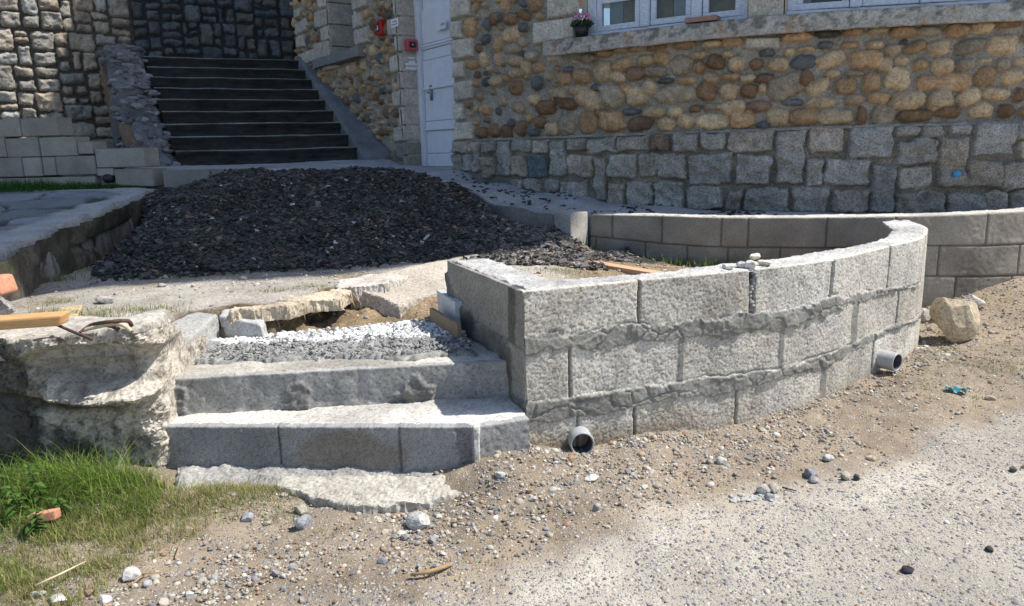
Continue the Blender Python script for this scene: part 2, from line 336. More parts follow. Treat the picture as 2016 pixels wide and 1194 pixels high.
# ================================================================== GROUND AND ROAD
ROAD_EDGE = [(-4.5, .6), (-.9, 1.72), (-.35, 1.98), (.10, 2.17), (.77, 2.50), (1.76, 3.05), (2.5, 3.40), (4.2, 4.25), (9, 7.2), (30, 20)]
RE = np.array(ROAD_EDGE)
def road_side(x, y): return np.interp(x, RE[:, 0], RE[:, 1]) - y            # > 0 on the road
WALL_OUT = [atz(u, v, .93)[:2] + (np.array([-.012, -.004]) if u == 1035 else 0) for u, v in ((1035, 575), (1258, 553), (1478, 533), (1640, 512), (1750, 486), (1811, 471), (1827, 454), (1818, 445), (1787, 434))]
def gz(x, y):
    z = .2 + .012 * pn(x, y, .9) + .006 * pn(x, y, .22)
    off = sst(-.05, .35, -road_side(x, y)); z = z + off * (.012 * pn(x, y, .35) + .012)
    z = z + .075 * np.exp(-((x + .02) ** 2 + (y - 2.74) ** 2) / .05) + .035 * np.exp(-((x - .58) ** 2 + (y - 2.98) ** 2) / .03)
    z = z + .035 * np.exp(-((x - 1.6) ** 2 + (y - 3.45) ** 2) / .15) + .05 * np.exp(-((x - 2.35) ** 2 + (y - 4.05) ** 2) / .2)
    z = z + .035 * np.exp(-((x + 1.25) / .3) ** 2 - ((y - 2.60) / .10) ** 2)
    z = z + .26 * sst(2.5, 4.2, x) * sst(3.3, 5.3, y) + .085 * sst(-1.3, -1.65, x) * sst(2.1, 2.8, y)
    return z
xs = np.r_[np.linspace(-45, -3.2, 30)[:-1], np.arange(-3.2, 4.6, .018), np.linspace(4.6, 45, 30)]
ys = np.r_[np.linspace(-40, 1.2, 24)[:-1], np.arange(1.2, 5.8, .018), np.linspace(5.8, 60, 30)]
X, Y = np.meshgrid(xs, ys); Z = gz(X, Y)
rs = road_side(X, Y) + .16 * pn(X, Y, .5, 4) + .05 * pn(X, Y, .08, 2); rm = sst(-.05, .20, rs)[..., None]
n1 = pn(X, Y, .6, 4)[..., None]; n2 = pn(X + 31, Y, .25, 4)[..., None]; n3 = pn(X, Y + 57, .07, 3)[..., None]
dirt = np.array([.245, .195, .14]) * (1 + .3 * n2) * (1 + .25 * n3)
dirt = dirt * (1 - sst(-.1, .5, n1) * .45) + np.array([.37, .305, .23]) * sst(-.1, .5, n1) * .45
fr = sst(2.4, 3.6, X)[..., None] * sst(3.3, 4.6, Y)[..., None]; dirt = dirt * (1 - .6 * fr) + np.array([.42, .325, .22]) * (1 + .2 * n2) * .6 * fr
road_c = np.array([.41, .372, .318]) * (1 + .20 * n1 + .10 * n2); gr = sst(.5, 1.5, rs + .3 * pn(X, Y, .7))[..., None]; road_c = road_c * (1 - gr * .5) + np.array([.33, .315, .30]) * gr * .5
lime = sst(.25, .6, pn(X + 9, Y + 3, .28, 4))[..., None] * sst(.0, .2, rs)[..., None] * (1 - sst(.35, .7, rs))[..., None]; road_c = road_c * (1 - .5 * lime) + np.array([.62, .58, .50]) * .5 * lime
gcol = np.dstack([dirt * (1 - rm) + road_c * rm, rm])
Z = Z + (1 - rm[..., 0]) * .006 * pn(X, Y, .045, 2) + rm[..., 0] * .003 * pn(X, Y, .03, 2)
def groundmat():
    m, n, l, p = nodes('ground_surface'); p.inputs['Roughness'].default_value = .95; p.inputs['Specular IOR Level'].default_value = .15
    at = mk(n, 'ShaderNodeAttribute', attribute_name='col'); g = mk(n, 'ShaderNodeNewGeometry')
    def vor(sc, off):
        mp = mk(n, 'ShaderNodeVectorMath', operation='ADD'); mp.inputs[1].default_value = (off, off * .7, 0); l.new(g.outputs['Position'], mp.inputs[0])
        v = mk(n, 'ShaderNodeTexVoronoi', Scale=sc); l.new(mp.outputs[0], v.inputs['Vector']); sp = mk(n, 'ShaderNodeSeparateColor'); l.new(v.outputs['Color'], sp.inputs[0]); return v, sp
    def math_(op, a_, b_):
        q = mk(n, 'ShaderNodeMath', operation=op)
        for i, x_ in enumerate((a_, b_)):
            if hasattr(x_, 'links') or hasattr(x_, 'is_linked'): l.new(x_, q.inputs[i])
            else: q.inputs[i].default_value = x_
        return q.outputs[0]
    def mr(x_, a_, b_, c_, d_):
        q = mk(n, 'ShaderNodeMapRange'); l.new(x_, q.inputs[0])
        for i, w_ in enumerate((a_, b_, c_, d_)): q.inputs[i + 1].default_value = w_
        return q.outputs[0]
    f = mk(n, 'ShaderNodeTexNoise', Scale=210.0, Detail=4.0, Roughness=.75); l.new(g.outputs['Position'], f.inputs['Vector'])
    nz = mk(n, 'ShaderNodeTexNoise', Scale=3.2, Detail=5.0); l.new(g.outputs['Position'], nz.inputs['Vector'])
    base = mk(n, 'ShaderNodeVectorMath', operation='SCALE'); l.new(at.outputs['Color'], base.inputs[0]); l.new(mr(f.outputs[0], .3, .7, .68, 1.32), base.inputs['Scale'])
    col = base.outputs[0]; hgt = f.outputs[0]
    for sc, off, rad, frac in ((150, 7.7, .42, .5), (88, 0, .40, .38), (50, 3.1, .36, .22)):
        v, sp = vor(sc, off)
        rnd = math_('ADD', sp.outputs[2], mr(nz.outputs[0], .35, .65, -.18, .18)); rnd = math_('ADD', rnd, mr(at.outputs['Alpha'], 0, 1, .02, .32)); on = mr(rnd, 1 - frac, 1 - frac + .03, 0, 1)
        rr = math_('MULTIPLY', sp.outputs[1], rad); rr = math_('ADD', rr, rad * .45); dd = math_('SUBTRACT', rr, v.outputs['Distance']); inside = mr(dd, -.01, .05, 0, 1); k = math_('MULTIPLY', inside, on)
        cr = n.new('ShaderNodeValToRGB'); e = cr.color_ramp.elements; cr.color_ramp.interpolation = 'CONSTANT'; e[0].position = 0; e[0].color = (.13, .13, .145, 1); e[1].position = .9; e[1].color = (.62, .59, .53, 1)
        for pos, c in ((.16, (.235, .235, .255)), (.38, (.31, .305, .31)), (.55, (.42, .40, .37)), (.72, (.50, .44, .35)), (.82, (.33, .25, .18))): q = e.new(pos); q.color = (*c, 1)
        l.new(sp.outputs[0], cr.inputs[0]); mx = mk(n, 'ShaderNodeMix', data_type='RGBA'); kk = math_('MULTIPLY', k, .78); l.new(kk, mx.inputs[0]); l.new(col, mx.inputs[6]); l.new(cr.outputs[0], mx.inputs[7]); col = mx.outputs[2]
        hh = math_('MULTIPLY', mr(dd, 0, rad, 0, 1), on); hh = math_('MULTIPLY', hh, 110.0 / sc); hgt = math_('ADD', hgt, hh)
    l.new(col, p.inputs['Base Color'])
    b = mk(n, 'ShaderNodeBump', Strength=.8, Distance=.006); l.new(hgt, b.inputs['Height']); l.new(b.outputs[0], p.inputs['Normal']); return m
M_ground = groundmat()
on_road = rs > 0.06
cell = lambda a: a[:-1, :-1]
idx = np.arange(X.size).reshape(X.shape); Q = np.stack([idx[:-1, :-1], idx[:-1, 1:], idx[1:, 1:], idx[1:, :-1]], -1)
PV = np.dstack([X, Y, Z]).reshape(-1, 3)
def part_sheet(name, mask):
    q = Q[mask]; used = np.zeros(X.size, bool); used[q.ravel()] = True; re = np.cumsum(used) - 1
    return tag(mesh_np(name, PV[used], re[q], M_ground, gcol.reshape(-1, 4)[used]), kind='structure')
part_sheet('road', cell(on_road)); part_sheet('ground', ~cell(on_road))
# ================================================================== FACADE PATH
FP = Path([(-4.0, 13.3), (-3.28, 12.3), (-1.79, 10.16), (-1.05, 9.15), (-.61, 8.5), (.44, 7.6), (1.96, 6.6), (3.1, 6.26), (4.4, 6.1), (5.8, 6.07), (7.5, 6.15), (9.5, 6.5)])
BW = Path([(.67, 6.13), (1.2, 5.84), (1.6, 5.57), (2.3, 5.38), (3.05, 5.31), (3.77, 5.42), (5.0, 5.95), (6.6, 7.1)])
# ================================================================== LANDING, RAMP, TERRACE, PAVEMENT
CP = np.array([(-4.6, 7.7, 1.38), (-3.5, 7.5, 1.36), (-2.45, 7.3, 1.355), (-.95, 7.35, 1.24), (-.45, 6.95, 1.10), (0, 6.55, .985), (.4, 6.4, .935), (.7, 6.35, .90), (1.2, 5.95, .89), (2.3, 5.5, .88), (3.8, 5.55, .86), (6, 6.5, .8),
               (-.61, 8.5, 1.27), (-.1, 8.05, 1.13), (.44, 7.6, 1.04), (1.25, 7.0, .94), (1.96, 6.6, .9), (3.2, 6.2, .875), (4.4, 6.1, .86), (-1.05, 9.15, 1.31), (-2, 9.75, 1.395), (-4.08, 8.79, 1.395), (-1.8, 10.1, 1.41), (-3, 8.6, 1.385)])
def ramp_z(x, y):
    x = np.asarray(x, float); y = np.asarray(y, float); num = 0; den = 0
    for a, b, c in CP: w = 1 / (((x - a) ** 2 + (y - b) ** 2) + .02) ** 1.8; num = num + w * c; den = den + w
    return num / den
bwpts = [tuple(BW.at(s) + BW.nrm(s) * -.19) for s in np.linspace(0.12, BW.L, 14)]
ramp_poly = [(-4.7, 7.85), (-3.5, 7.62), (-2.45, 7.42), (-.93, 7.42), (-.45, 7.05), (0, 6.62), (.42, 6.47)] + bwpts + [tuple(FP.at(s) + FP.nrm(s) * -.05) for s in np.linspace(FP.L - .5, FP.S[60 * 2], 26)] + [(-1.95, 10.4), (-4.2, 9.0), (-4.7, 8.6)]
tag(slab('ramp', ramp_poly, ramp_z, .3, M_conc, (.34, .345, .35), res=.022, amp=.004, cvar=.16, seed=3), kind='structure')
PIT = [(-1.25, 3.68), (-1.05, 3.98), (-.98, 4.2), (-.62, 4.72), (-.36, 5.0), (-.27, 4.4), (-.17, 3.85), (.06, 3.3), (.06, 3.1), (-1.60, 3.15), (-1.66, 3.60), (-1.42, 3.74)]
def heap_h(x, y):
    t = (y - 4.90 - .20 * (x + 1.3) + .10 * pn(x, y, .8)) / 2.45; h = .60 * np.clip(t, 0, 1.02) ** .85
    h = h * (1 - .72 * sst(-.9, .55, x)) * (1 - .30 * sst(-2.2, -3.3, x)) + (.055 * pn(x, y, .55, 2) + .02 * pn(x + 4, y, .2, 2)) * sst(.0, .12, h)
    mixr = sst(-1.5, -.7, x); h = h * (1 - mixr * (1 - sst(-.02, .28, polydist(x, y, ramp_poly)))); pe = np.interp(y, [3.4, 4.08, 5.1, 7.0, 7.5], [-2.60, -2.82, -3.07, -3.4, -3.52]); h = h * sst(.0, .55, x - pe + .10 * pn(x, y, .4)) ** (1.4 * sst(6.9, 5.4, y))
    return np.where(h > .012, np.minimum(h, .585), 0)
def terr_z(x, y):
    z = .742 + .012 * pn(x, y, .6) + .006 * pn(x, y, .12)
    pl = sst(.15, .5, x - .12 * (y - 4.2)); z = z * (1 - pl) + pl * (.70 - .10 * sst(.4, 1.5, x) - .10 * sst(5.2, 6.0, y) * sst(0, .8, x) + .012 * pn(x, y, .2))
    d = polydist(x + .05 * pn(x, y, .22), y + .05 * pn(x + 7, y, .22), PIT); k = 1 - sst(-.055, .015, d + .025 * pn(x, y, .05)); z = z - k * (.175 - .09 * sst(3.65, 4.3, y)) + k * (.022 * pn(x, y, .10) + .010 * pn(x, y, .03))
    return z
def terr_full(x, y): return terr_z(x, y) + heap_h(x, y)
res = .016; x = np.arange(-3.6, 2.75, res); y = np.arange(3.05, 7.75, res); X, Y = np.meshgrid(x, y); Z = terr_full(X, Y)
cc = np.array([.42, .385, .335])[None, None] * (1 + .16 * pn(X, Y, .5, 4) + .10 * pn(X, Y, .06, 3))[..., None]
grime = sst(.05, .5, pn(X + 3, Y, .4, 4) + .3 * sst(-.4, -2.5, X) * sst(4.4, 3.6, Y) - .1)[..., None]; cc = cc * (1 - .45 * grime) + np.array([.25, .19, .115]) * .45 * grime
kp = sst(.06, -.02, polydist(X + .04 * pn(X, Y, .2), Y, PIT))[..., None]; cc = cc * (1 - kp) + (np.array([.27, .20, .125])[None, None] * (1 + .35 * pn(X, Y, .1, 4))[..., None] * (1 - .62 * sst(.15, -.02, np.abs(polydist(X, Y, PIT)))[..., None] * sst(-.3, -.55, X)[..., None])) * kp
kd = sst(.15, .5, X - .12 * (Y - 4.2))[..., None]; cc = cc * (1 - kd) + np.array([.29, .22, .145]) * (1 + .35 * pn(X, Y, .15, 4))[..., None] * kd
kh = sst(.0, .04, heap_h(X, Y))[..., None]; cc = cc * (1 - kh) + np.array([.05, .05, .052]) * kh
inner = polydist(X, Y, [(-.05, 3.05)] + [tuple(p) for p in WALL_OUT[1:6]] + [(2.6, 5.05), (2.75, 8), (-4, 8), (-4, 3.4), (-1.75, 3.33), (-1.3, 3.42), (-.3, 3.25)])
tag(grid_obj('terrace', np.dstack([X, Y, np.where(inner > -.06, .4, Z)]), M_dirt, cc, None, inner < -.035), kind='structure')
# flagged pavement at the left: uneven slate flags in cement
P_EDGE = [(-2.45, 2.95), (-2.60, 3.4), (-2.82, 4.08), (-3.07, 5.1), (-3.4, 7.0), (-3.52, 7.52)]
pave_poly = P_EDGE + [(-4.3, 7.75), (-6.4, 8.3), (-9.5, 9.2), (-9.5, 2.9)]
res = .02; x = np.arange(-7.6, -2.2, res); y = np.arange(2.9, 8.6, res); X, Y = np.meshgrid(x, y); ny, nx = X.shape
rng = np.random.default_rng(5); S = np.c_[rng.uniform(-7.6, -2.2, 150), rng.uniform(2.9, 8.6, 150)]; best = np.full(X.shape, 9.); sec = np.full(X.shape, 9.); who = np.zeros(X.shape, int)
wx = X + .10 * fbm(ny, nx, 18, 3, 81); wy = Y + .10 * fbm(ny, nx, 18, 3, 82)
for i, (a, b) in enumerate(S):
    d = np.hypot((wx - a) * .8, wy - b); nb = d < best; sec = np.where(nb, best, np.minimum(sec, d)); who = np.where(nb, i, who); best = np.where(nb, d, best)
gap = sec - best; tone = rng.uniform(.7, 1.25, 150)[who]; d = polydist(X + .03 * fbm(ny, nx, 10, 4, 83), Y, pave_poly)
rim = sst(-.34, -.22, d + .06 * fbm(ny, nx, 20, 3, 84)); joint = (1 - sst(.02, .06, gap)) * (1 - rim)
Zp = 1.0 + .058 * (Y - 4.1) + .012 * fbm(ny, nx, 12, 4, 85) + (.02 * (tone - 1) - .03 * joint) * (1 - rim)
cp = (np.array([.22, .235, .255])[None, None] * tone[..., None]) * (1 - rim[..., None]) + np.array([.37, .375, .37]) * rim[..., None]; cp = cp * (1 - joint[..., None]) + np.array([.07, .075, .06]) * joint[..., None]
d = d + .035; t = np.clip(d / .028, 0, 1); low = sst(0, .5, t)[..., None]; cp = cp * (1 - low) + np.array([.13, .115, .095]) * low
tag(grid_obj('pavement', np.dstack([X, Y, Zp * (1 - t) + .6 * t]), M_conc, cp, None, d < .06), kind='structure')
edge_path = Path(P_EDGE); e = HF(0, edge_path.L, .55, 1.2, .014, (.12, .105, .085)); e.h = .05 * fbm(e.nv, e.nu, 22, 5, 91) + .02; up_ = np.linspace(0, 1, e.nv)[:, None]
ez = np.interp(edge_path.at(e.u)[:, 1], [2.9, 7.6], [.93, 1.20]); cut = e.v[:, None] < ez[None] - .012
e.h = e.h - .05 * (e.v[:, None] < ez[None] - .16) * sst(.0, .4, fbm(e.nv, e.nu, 30, 4, 92)); moss = sst(.1, .5, fbm(e.nv, e.nu, 26, 4, 93))[..., None]
e.col = e.col * (1 + .4 * fbm(e.nv, e.nu, 14, 4, 94))[..., None] * (1 - .6 * moss) + np.array([.03, .04, .018]) * .6 * moss; e.hole = ~cut
tag(e.emit('pavement_edge', edge_path, M_stone), kind='structure')
# ================================================================== CURVED BLOCK WALL
CW = Path(WALL_OUT)
wall = empty('curved_block_wall', (1.2, 3.4, .2), 'new curved wall of rough grey concrete blocks with smeared mortar joints, in front of the planting bed', 'wall')
h = HF(0, CW.L, .06, .93, .0045, (.40, .385, .355)); ny, nx = h.nv, h.nu
def curve_s(px): q = np.array([CW.hit(u, v) for u, v in px]); o = np.argsort(q[:, 0]); return np.interp(h.u, q[o, 0], q[o, 1])
t1 = curve_s([(1036, 665), (1157, 655), (1246, 636), (1303, 640), (1354, 630), (1421, 627), (1463, 616), (1548, 609), (1632, 591), (1682, 582), (1752, 567), (1805, 549)])
l1 = curve_s([(1036, 698), (1113, 687), (1170, 690), (1237, 681), (1297, 671), (1405, 668), (1456, 659), (1530, 652), (1569, 640), (1646, 609), (1682, 598), (1752, 573), (1805, 555)])
t2 = curve_s([(1035, 795), (1122, 783), (1183, 773), (1335, 754), (1399, 741), (1500, 729), (1530, 727), (1682, 672), (1766, 639), (1819, 608)])
l2 = curve_s([(1028, 838), (1138, 822), (1246, 800), (1335, 783), (1405, 779), (1450, 768), (1523, 748), (1625, 722), (1675, 695), (1766, 645), (1819, 614)])
rag = .020 * fbm(ny, nx, 26, 5, 11, .65); rag2 = .022 * fbm(ny, nx, 24, 5, 12, .65); V = h.v[:, None]
fr1 = .007 * fbm(ny, nx, 5, 3, 28); m1 = sst(-.0025, .0025, (t1[None] + rag + fr1) - V) * sst(-.0025, .0025, V - (l1[None] + rag2 - fr1)); m2 = sst(-.0025, .0025, (t2[None] + .6 * rag2 + fr1) - V) * sst(-.0025, .0025, V - (l2[None] + .6 * rag - fr1))
course = np.where(V > (t1 + l1)[None] / 2, 1, np.where(V > (t2 + l2)[None] / 2, 2, 3))
hh = .0011 * fbm(ny, nx, 1.3, 2, 13) - .0014 * sst(.35, .6, fbm(ny, nx, 2.4, 2, 29)) + .0008 * fbm(ny, nx, 5, 2, 30) + .004 * fbm(ny, nx, 60, 3, 14)
jcol = np.zeros((ny, nx)); mort = np.maximum(m1, m2)
def vjoint(c, u0, u1, vv, w0, depth, mask_mortar=0):
    global hh, mort
    a = CW.hit(u0, vv)[0]; b = CW.hit(u1, vv)[0]; ctr = (a + b) / 2; wd = max((b - a) / 2, w0); wob = .004 * fbm(ny, 1, 20, 3, int(u0) + c)
    wd = wd + (0 if mask_mortar else .0015); k = sst(wd + .0035, wd - .001, np.abs(h.u[None] - ctr - wob)) * (course == c); hh -= depth * k * (1 - mort); jcol[:] = np.maximum(jcol, k * (.75 if not mask_mortar else 0) * (1 - mort))
    if mask_mortar: mort = np.maximum(mort, k * .999)
for a in ((1, 1257, 1260, 595, .004, .02), (1, 1476, 1486, 575, .006, .03), (1, 1637, 1642, 550, .005, .025), (1, 1749, 1751, 520, .004, .008), (1, 1811, 1813, 500, .004, .012),
          (2, 1121, 1124, 735, .004, .018), (2, 1336, 1347, 710, .006, .004, 1), (2, 1534, 1543, 690, .006, .004, 1), (2, 1676, 1688, 640, .006, .003, 1), (2, 1767, 1769, 600, .004, .012), (3, 1137, 1139, 850, .003, .012), (3, 1248, 1251, 830, .004, .02),
          (3, 1449, 1452, 800, .004, .014), (3, 1616, 1627, 750, .006, .002, 1), (3, 1717, 1719, 700, .003, .01), (3, 1791, 1799, 660, .004, .006, 1)): vjoint(*a)
cut1 = np.exp(-((V - (t1[None] + rag + .004)) / .004) ** 2) * sst(.1, .5, fbm(ny, nx, 60, 3, 15)); cut2 = np.exp(-((V - (t2[None] + .6 * rag2 + .004)) / .004) ** 2) * sst(-.2, .3, fbm(ny, nx, 60, 3, 16))
flake = np.abs(fbm(ny, nx, 34, 4, 17)); rgc = np.random.default_rng(88); cs = np.c_[rgc.uniform(0, CW.L, 520), rgc.uniform(.1, .9, 520)]; bb = np.full((ny, nx), 9.); b2_ = np.full((ny, nx), 9.); cl_ = np.zeros((ny, nx)); uw = U0 = h.u[None] + .010 * fbm(ny, nx, 10, 4, 24); vw = V + .010 * fbm(ny, nx, 10, 4, 25); hv = rgc.uniform(-.0055, .0065, 520)
for q_, (a_, c0_) in enumerate(cs):
    i0, i1 = max(int((a_ - .16) / h.res), 0), int((a_ + .16) / h.res); dd_ = np.hypot((uw[:, i0:i1] - a_) * .7, vw[:, i0:i1] - c0_); bv, b2v, cv_ = bb[:, i0:i1], b2_[:, i0:i1], cl_[:, i0:i1]; nb = dd_ < bv; b2v[:] = np.where(nb, bv, np.minimum(b2v, dd_)); cv_[:] = np.where(nb, hv[q_], cv_); bv[:] = np.where(nb, dd_, bv)
crackm = sst(.007, .002, b2_ - bb) * sst(-.2, .3, fbm(ny, nx, 40, 3, 26)); hm = .0070 + .85 * cl_ + .004 * fbm(ny, nx, 30, 4, 18, .55) + .0016 * fbm(ny, nx, 3, 2, 27) - .010 * crackm
hh = hh * (1 - mort) + mort * np.maximum(hm, .001) * np.maximum(np.maximum(m1, m2), .25) - .014 * cut1 - .012 * cut2
hh -= .02 * sst(.92, .94, V) * 0
rng = np.random.default_rng(3); 
blk = np.zeros((ny, nx))
for c_, us, vv in ((1, (1258, 1481, 1640, 1750, 1812), 560), (2, (1122, 1341, 1538, 1682, 1768), 700), (3, (1138, 1249, 1450, 1621, 1718, 1795), 780)):
    for u_ in us: blk += (h.u[None] > CW.hit(u_, vv)[0]) * (course == c_)
blk += course * 8; lev = rng.uniform(.86, 1.10, 64)[np.clip(blk.astype(int), 0, 63)]; wsh = rng.uniform(0, 1, 64)[np.clip(blk.astype(int), 0, 63)]; warm = sst(0, .6, fbm(ny, nx, 50, 3, 19))
pores = sst(.25, .45, fbm(ny, nx, 1.5, 2, 20))
cb = np.array([.60, .575, .52])[None, None] * lev[..., None] * (1 - .30 * pores[..., None]) * (1 - (warm * .6 + .5 * wsh)[..., None] * np.array([.03, .07, .13])) * (1 - .16 * sst(.05, .5, fbm(ny, nx, 16, 5, 23, cy=70)))[..., None]
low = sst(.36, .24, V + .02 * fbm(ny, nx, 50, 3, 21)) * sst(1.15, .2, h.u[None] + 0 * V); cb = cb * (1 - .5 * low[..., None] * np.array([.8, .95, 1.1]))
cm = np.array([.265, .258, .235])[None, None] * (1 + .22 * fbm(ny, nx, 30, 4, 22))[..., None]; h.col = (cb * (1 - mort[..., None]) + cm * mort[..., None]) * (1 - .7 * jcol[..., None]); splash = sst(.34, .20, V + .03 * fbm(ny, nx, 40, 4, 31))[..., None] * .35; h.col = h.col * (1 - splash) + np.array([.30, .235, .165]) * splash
hh -= .012 * (pores * (1 - mort)) * .12
# faint pencilled marks on one block
scr = np.zeros((ny, nx)); rngs = np.random.default_rng(44)
for (x0, x1, yy, n_) in ((1618, 1660, 638, 9), (1590, 1612, 655, 5), (1630, 1662, 656, 7)):
    a, za = CW.hit(x0, yy); b, zb = CW.hit(x1, yy - (x1 - x0) * .35); q = np.linspace(0, 1, 240); ph = rngs.uniform(0, 6); px_ = a + (b - a) * q; py_ = za + (zb - za) * q + .013 * np.sin(q * n_ * 6.28 + ph) * (1 + .5 * np.sin(q * 17))
    ix = ((px_ - h.s0) / h.res).astype(int); iy = ((py_ - h.v0) / h.res).astype(int); ok = (ix > 0) & (ix < nx - 1) & (iy > 0) & (iy < ny - 1); scr[iy[ok], ix[ok]] = 1
h.col = h.col * (1 - .55 * scr[..., None]) + np.array([.20, .22, .30]) * .55 * scr[..., None]
h.h = hh; h.emit('outer_face', CW, M_block, wall, 0, .04)
ARM = Path([(-.335, 3.84), (-.313, 3.76), (-.12, 3.325), (.026, 2.97), (.054, 2.899)], smooth=False)
h = HF(0, ARM.L, .2, .93, .006, (.36, .34, .305)); ny, nx = h.nv, h.nu; V = h.v[:, None]; U = h.u[None]
edge = .70 - .10 * sst(.55, .95, U) + .05 * fbm(ny, nx, 30, 4, 31) + .16 * sst(.2, 0, U); ms = sst(.01, -.01, V - edge); ms = np.clip(ms * (1 + .5 * fbm(ny, nx, 16, 4, 38)), 0, 1.2); ms = np.maximum(ms, sst(.015, .0, np.abs(U - (ARM.L - .14) - .012 * fbm(ny, 1, 15, 3, 32)) - .035) * (V > .68))
ms = ms * (1 - sst(ARM.L - .17, ARM.L - .15, U) * (V < .66) * (V > .46))
h.h = .006 * fbm(ny, nx, 30, 4, 33) + ms * (.010 + .008 * fbm(ny, nx, 22, 4, 34)) + .05 * sst(.70, .55, V) * sst(ARM.L - .1, ARM.L, U) * 0
h.h -= .014 * np.exp(-((V - .685) / .006) ** 2) * (1 - ms)
h.col = np.array([.31, .285, .245])[None, None] * (1 - .56 * ms[..., None]) * (1 + .15 * fbm(ny, nx, 40, 4, 36))[..., None]; h.emit('step_side_face', ARM, M_conc, wall, 0, .04)
IN = [atz(u, v, .93)[:2] for u, v in ((1086, 553), (1270, 541), (1430, 520), (1523, 513), (1702, 482), (1739, 470), (1753, 454), (1732, 438))]
IP = Path([tuple(p) for p in IN[::-1]] + [(-.105, 3.83)], smooth=False); h = HF(0, IP.L, .4, .93, .03, (.35, .33, .30)); h.h = .004 * fbm(h.nv, h.nu, 8, 3, 37); h.emit('inner_face', IP, M_block, wall)
top_poly = [tuple(p) for p in CW.P[::8]] + [tuple(CW.P[-1])] + [tuple(p) for p in IN[::-1]] + [(-.105, 3.83), (-.32, 3.775), (-.12, 3.325), (.03, 2.97)]
tp = slab('wall_top', top_poly, .937, .922, M_conc, (.47, .465, .45), wall, inset=2.4, res=.007, warp=.006, amp=.007, seed=41, bev=.012, cvar=.25, sc=.05)
# rubble fill in the open joint and a slipped lump of mortar below
j = CW.at(CW.hit(1481, 575)[0]); bm = bmesh.new()
for k in range(12):
    b2 = rock_bm((j[0] + random.uniform(-.012, .012), j[1] + .012 + random.uniform(-.006, .006), .75 + .015 * k), (.028, .03, .022), seed=300 + k, sub=2); me = bpy.data.meshes.new('t'); b2.to_mesh(me); bm.from_mesh(me); b2.free(); bpy.data.meshes.remove(me)
bm_obj('joint_fill', bm, M_conc, wall, True, (.27, .27, .26))
def pipe(name, uv, dirn, R_, L, label, path_off=.0):
    s_, z_ = CW.hit(*uv); p = CW.at(s_); e = empty(name, (p[0], p[1], z_), label, 'drain pipe', 'drain pipes through the curved wall'); d = Vector((*dirn, 0)).normalized(); c = Vector((p[0], p[1], z_)); sgn = []
    a = Vector((0, 0, 1)); b = d.cross(a)
    bm = bmesh.new(); n = 40; prof = [(-.15, R_), (L - .004, R_), (L, R_ - .002), (L, R_ - .0065), (L - .004, R_ - .008), (-.2, R_ - .008)]; rings = []
    for x_, r_ in prof: rings.append([bm.verts.new(c + d * (x_ - .0) + (a * math.cos(q) + b * math.sin(q)) * r_) for q in (2 * math.pi * k / n for k in range(n))])
    for A, B in zip(rings[:4], rings[1:5]):
        for k in range(n): bm.faces.new((A[k], A[(k + 1) % n], B[(k + 1) % n], B[k]))
    bmesh.ops.recalc_face_normals(bm, faces=bm.faces); bm_obj('tube', bm, M_pvc, e, True)
    bm = bmesh.new(); r0 = [bm.verts.new(c + d * (L - .006) + (a * math.cos(q) + b * math.sin(q)) * (R_ - .0082)) for q in (2 * math.pi * k / n for k in range(n))]; r1 = [bm.verts.new(c + d * -.13 + (a * math.cos(q) + b * math.sin(q)) * (R_ - .0085)) for q in (2 * math.pi * k / n for k in range(n))]
    for k in range(n): bm.faces.new((r0[k], r1[k], r1[(k + 1) % n], r0[(k + 1) % n]))
    bm.faces.new(r1); bm_obj('bore', bm, M_pvcin, e, True); return e
pipe('drain_pipe', (1140, 862), (.10, -1), .052, .075, 'grey plastic drain pipe stub half buried in pebbles beside the lower step')
pipe('drain_pipe', (1732, 706), (.55, -.85), .050, .10, 'grey plastic drain pipe stub sticking out of the far end of the curved wall')
# rubble on the wall top
for (u, v, sz, rot, c, lab, dz) in ((1432, 527, (.075, .04, .03), .3, (.55, .55, .53), 'small grey mortar scrap lying at the left of the rubble on the wall top', 0), (1466, 523, (.075, .05, .035), -.2, (.52, .52, .50), 'flat grey mortar piece under the pale chip on the wall top', 0),
        (1478, 524, (.06, .05, .05), .4, (.66, .64, .58), 'pale crumbly mortar lump above the open block joint', 0), (1503, 520, (.07, .05, .035), -.5, (.56, .50, .44), 'brownish block chip lying right of the open joint on the wall top', 0), (1484, 522, (.075, .045, .035), .7, (.68, .64, .55), 'cream stone chip perched on top of the wall rubble', .034)):
    p = atz(u, v, .945); tag(bm_obj('mortar_chunk', rock_bm((p[0], p[1], .95 + dz), sz, rot, int(u), 4, .9, .08), M_conc, None, False, c), lab, 'rubble', 'rubble on the wall top')
# ================================================================== BACK BLOCK WALL (edge of the ramp)
bw = empty('ramp_block_wall', (2.0, 5.4, .3), 'low curving retaining wall of grey-brown concrete blocks along the ramp, behind the planting bed', 'wall')
h = HF(0, BW.L, .1, .935, .008, (.29, .265, .225)); ny, nx = h.nv, h.nu; V = h.v[:, None]; U = h.u[None]
def line_s(px): q = np.array([BW.hit(u, v) for u, v in px]); o = np.argsort(q[:, 0]); return np.interp(h.u, q[o, 0], q[o, 1])
c1 = line_s([(1166, 466), (1202, 470), (1302, 480), (1400, 486), (1625, 488), (1827, 484), (2016, 481)]); c2 = line_s([(1166, 532), (1400, 545), (1625, 547), (1826, 544), (2016, 542)])
jm = np.maximum(np.exp(-((V - c1[None] - .002 * fbm(1, nx, 20, 3, 5)) / .006) ** 2), np.exp(-((V - c2[None]) / .006) ** 2))
rows = np.where(V > c1[None], 1, np.where(V > c2[None], 2, 3)); bid = np.zeros((ny, nx)); shade_rng = np.random.default_rng(8)
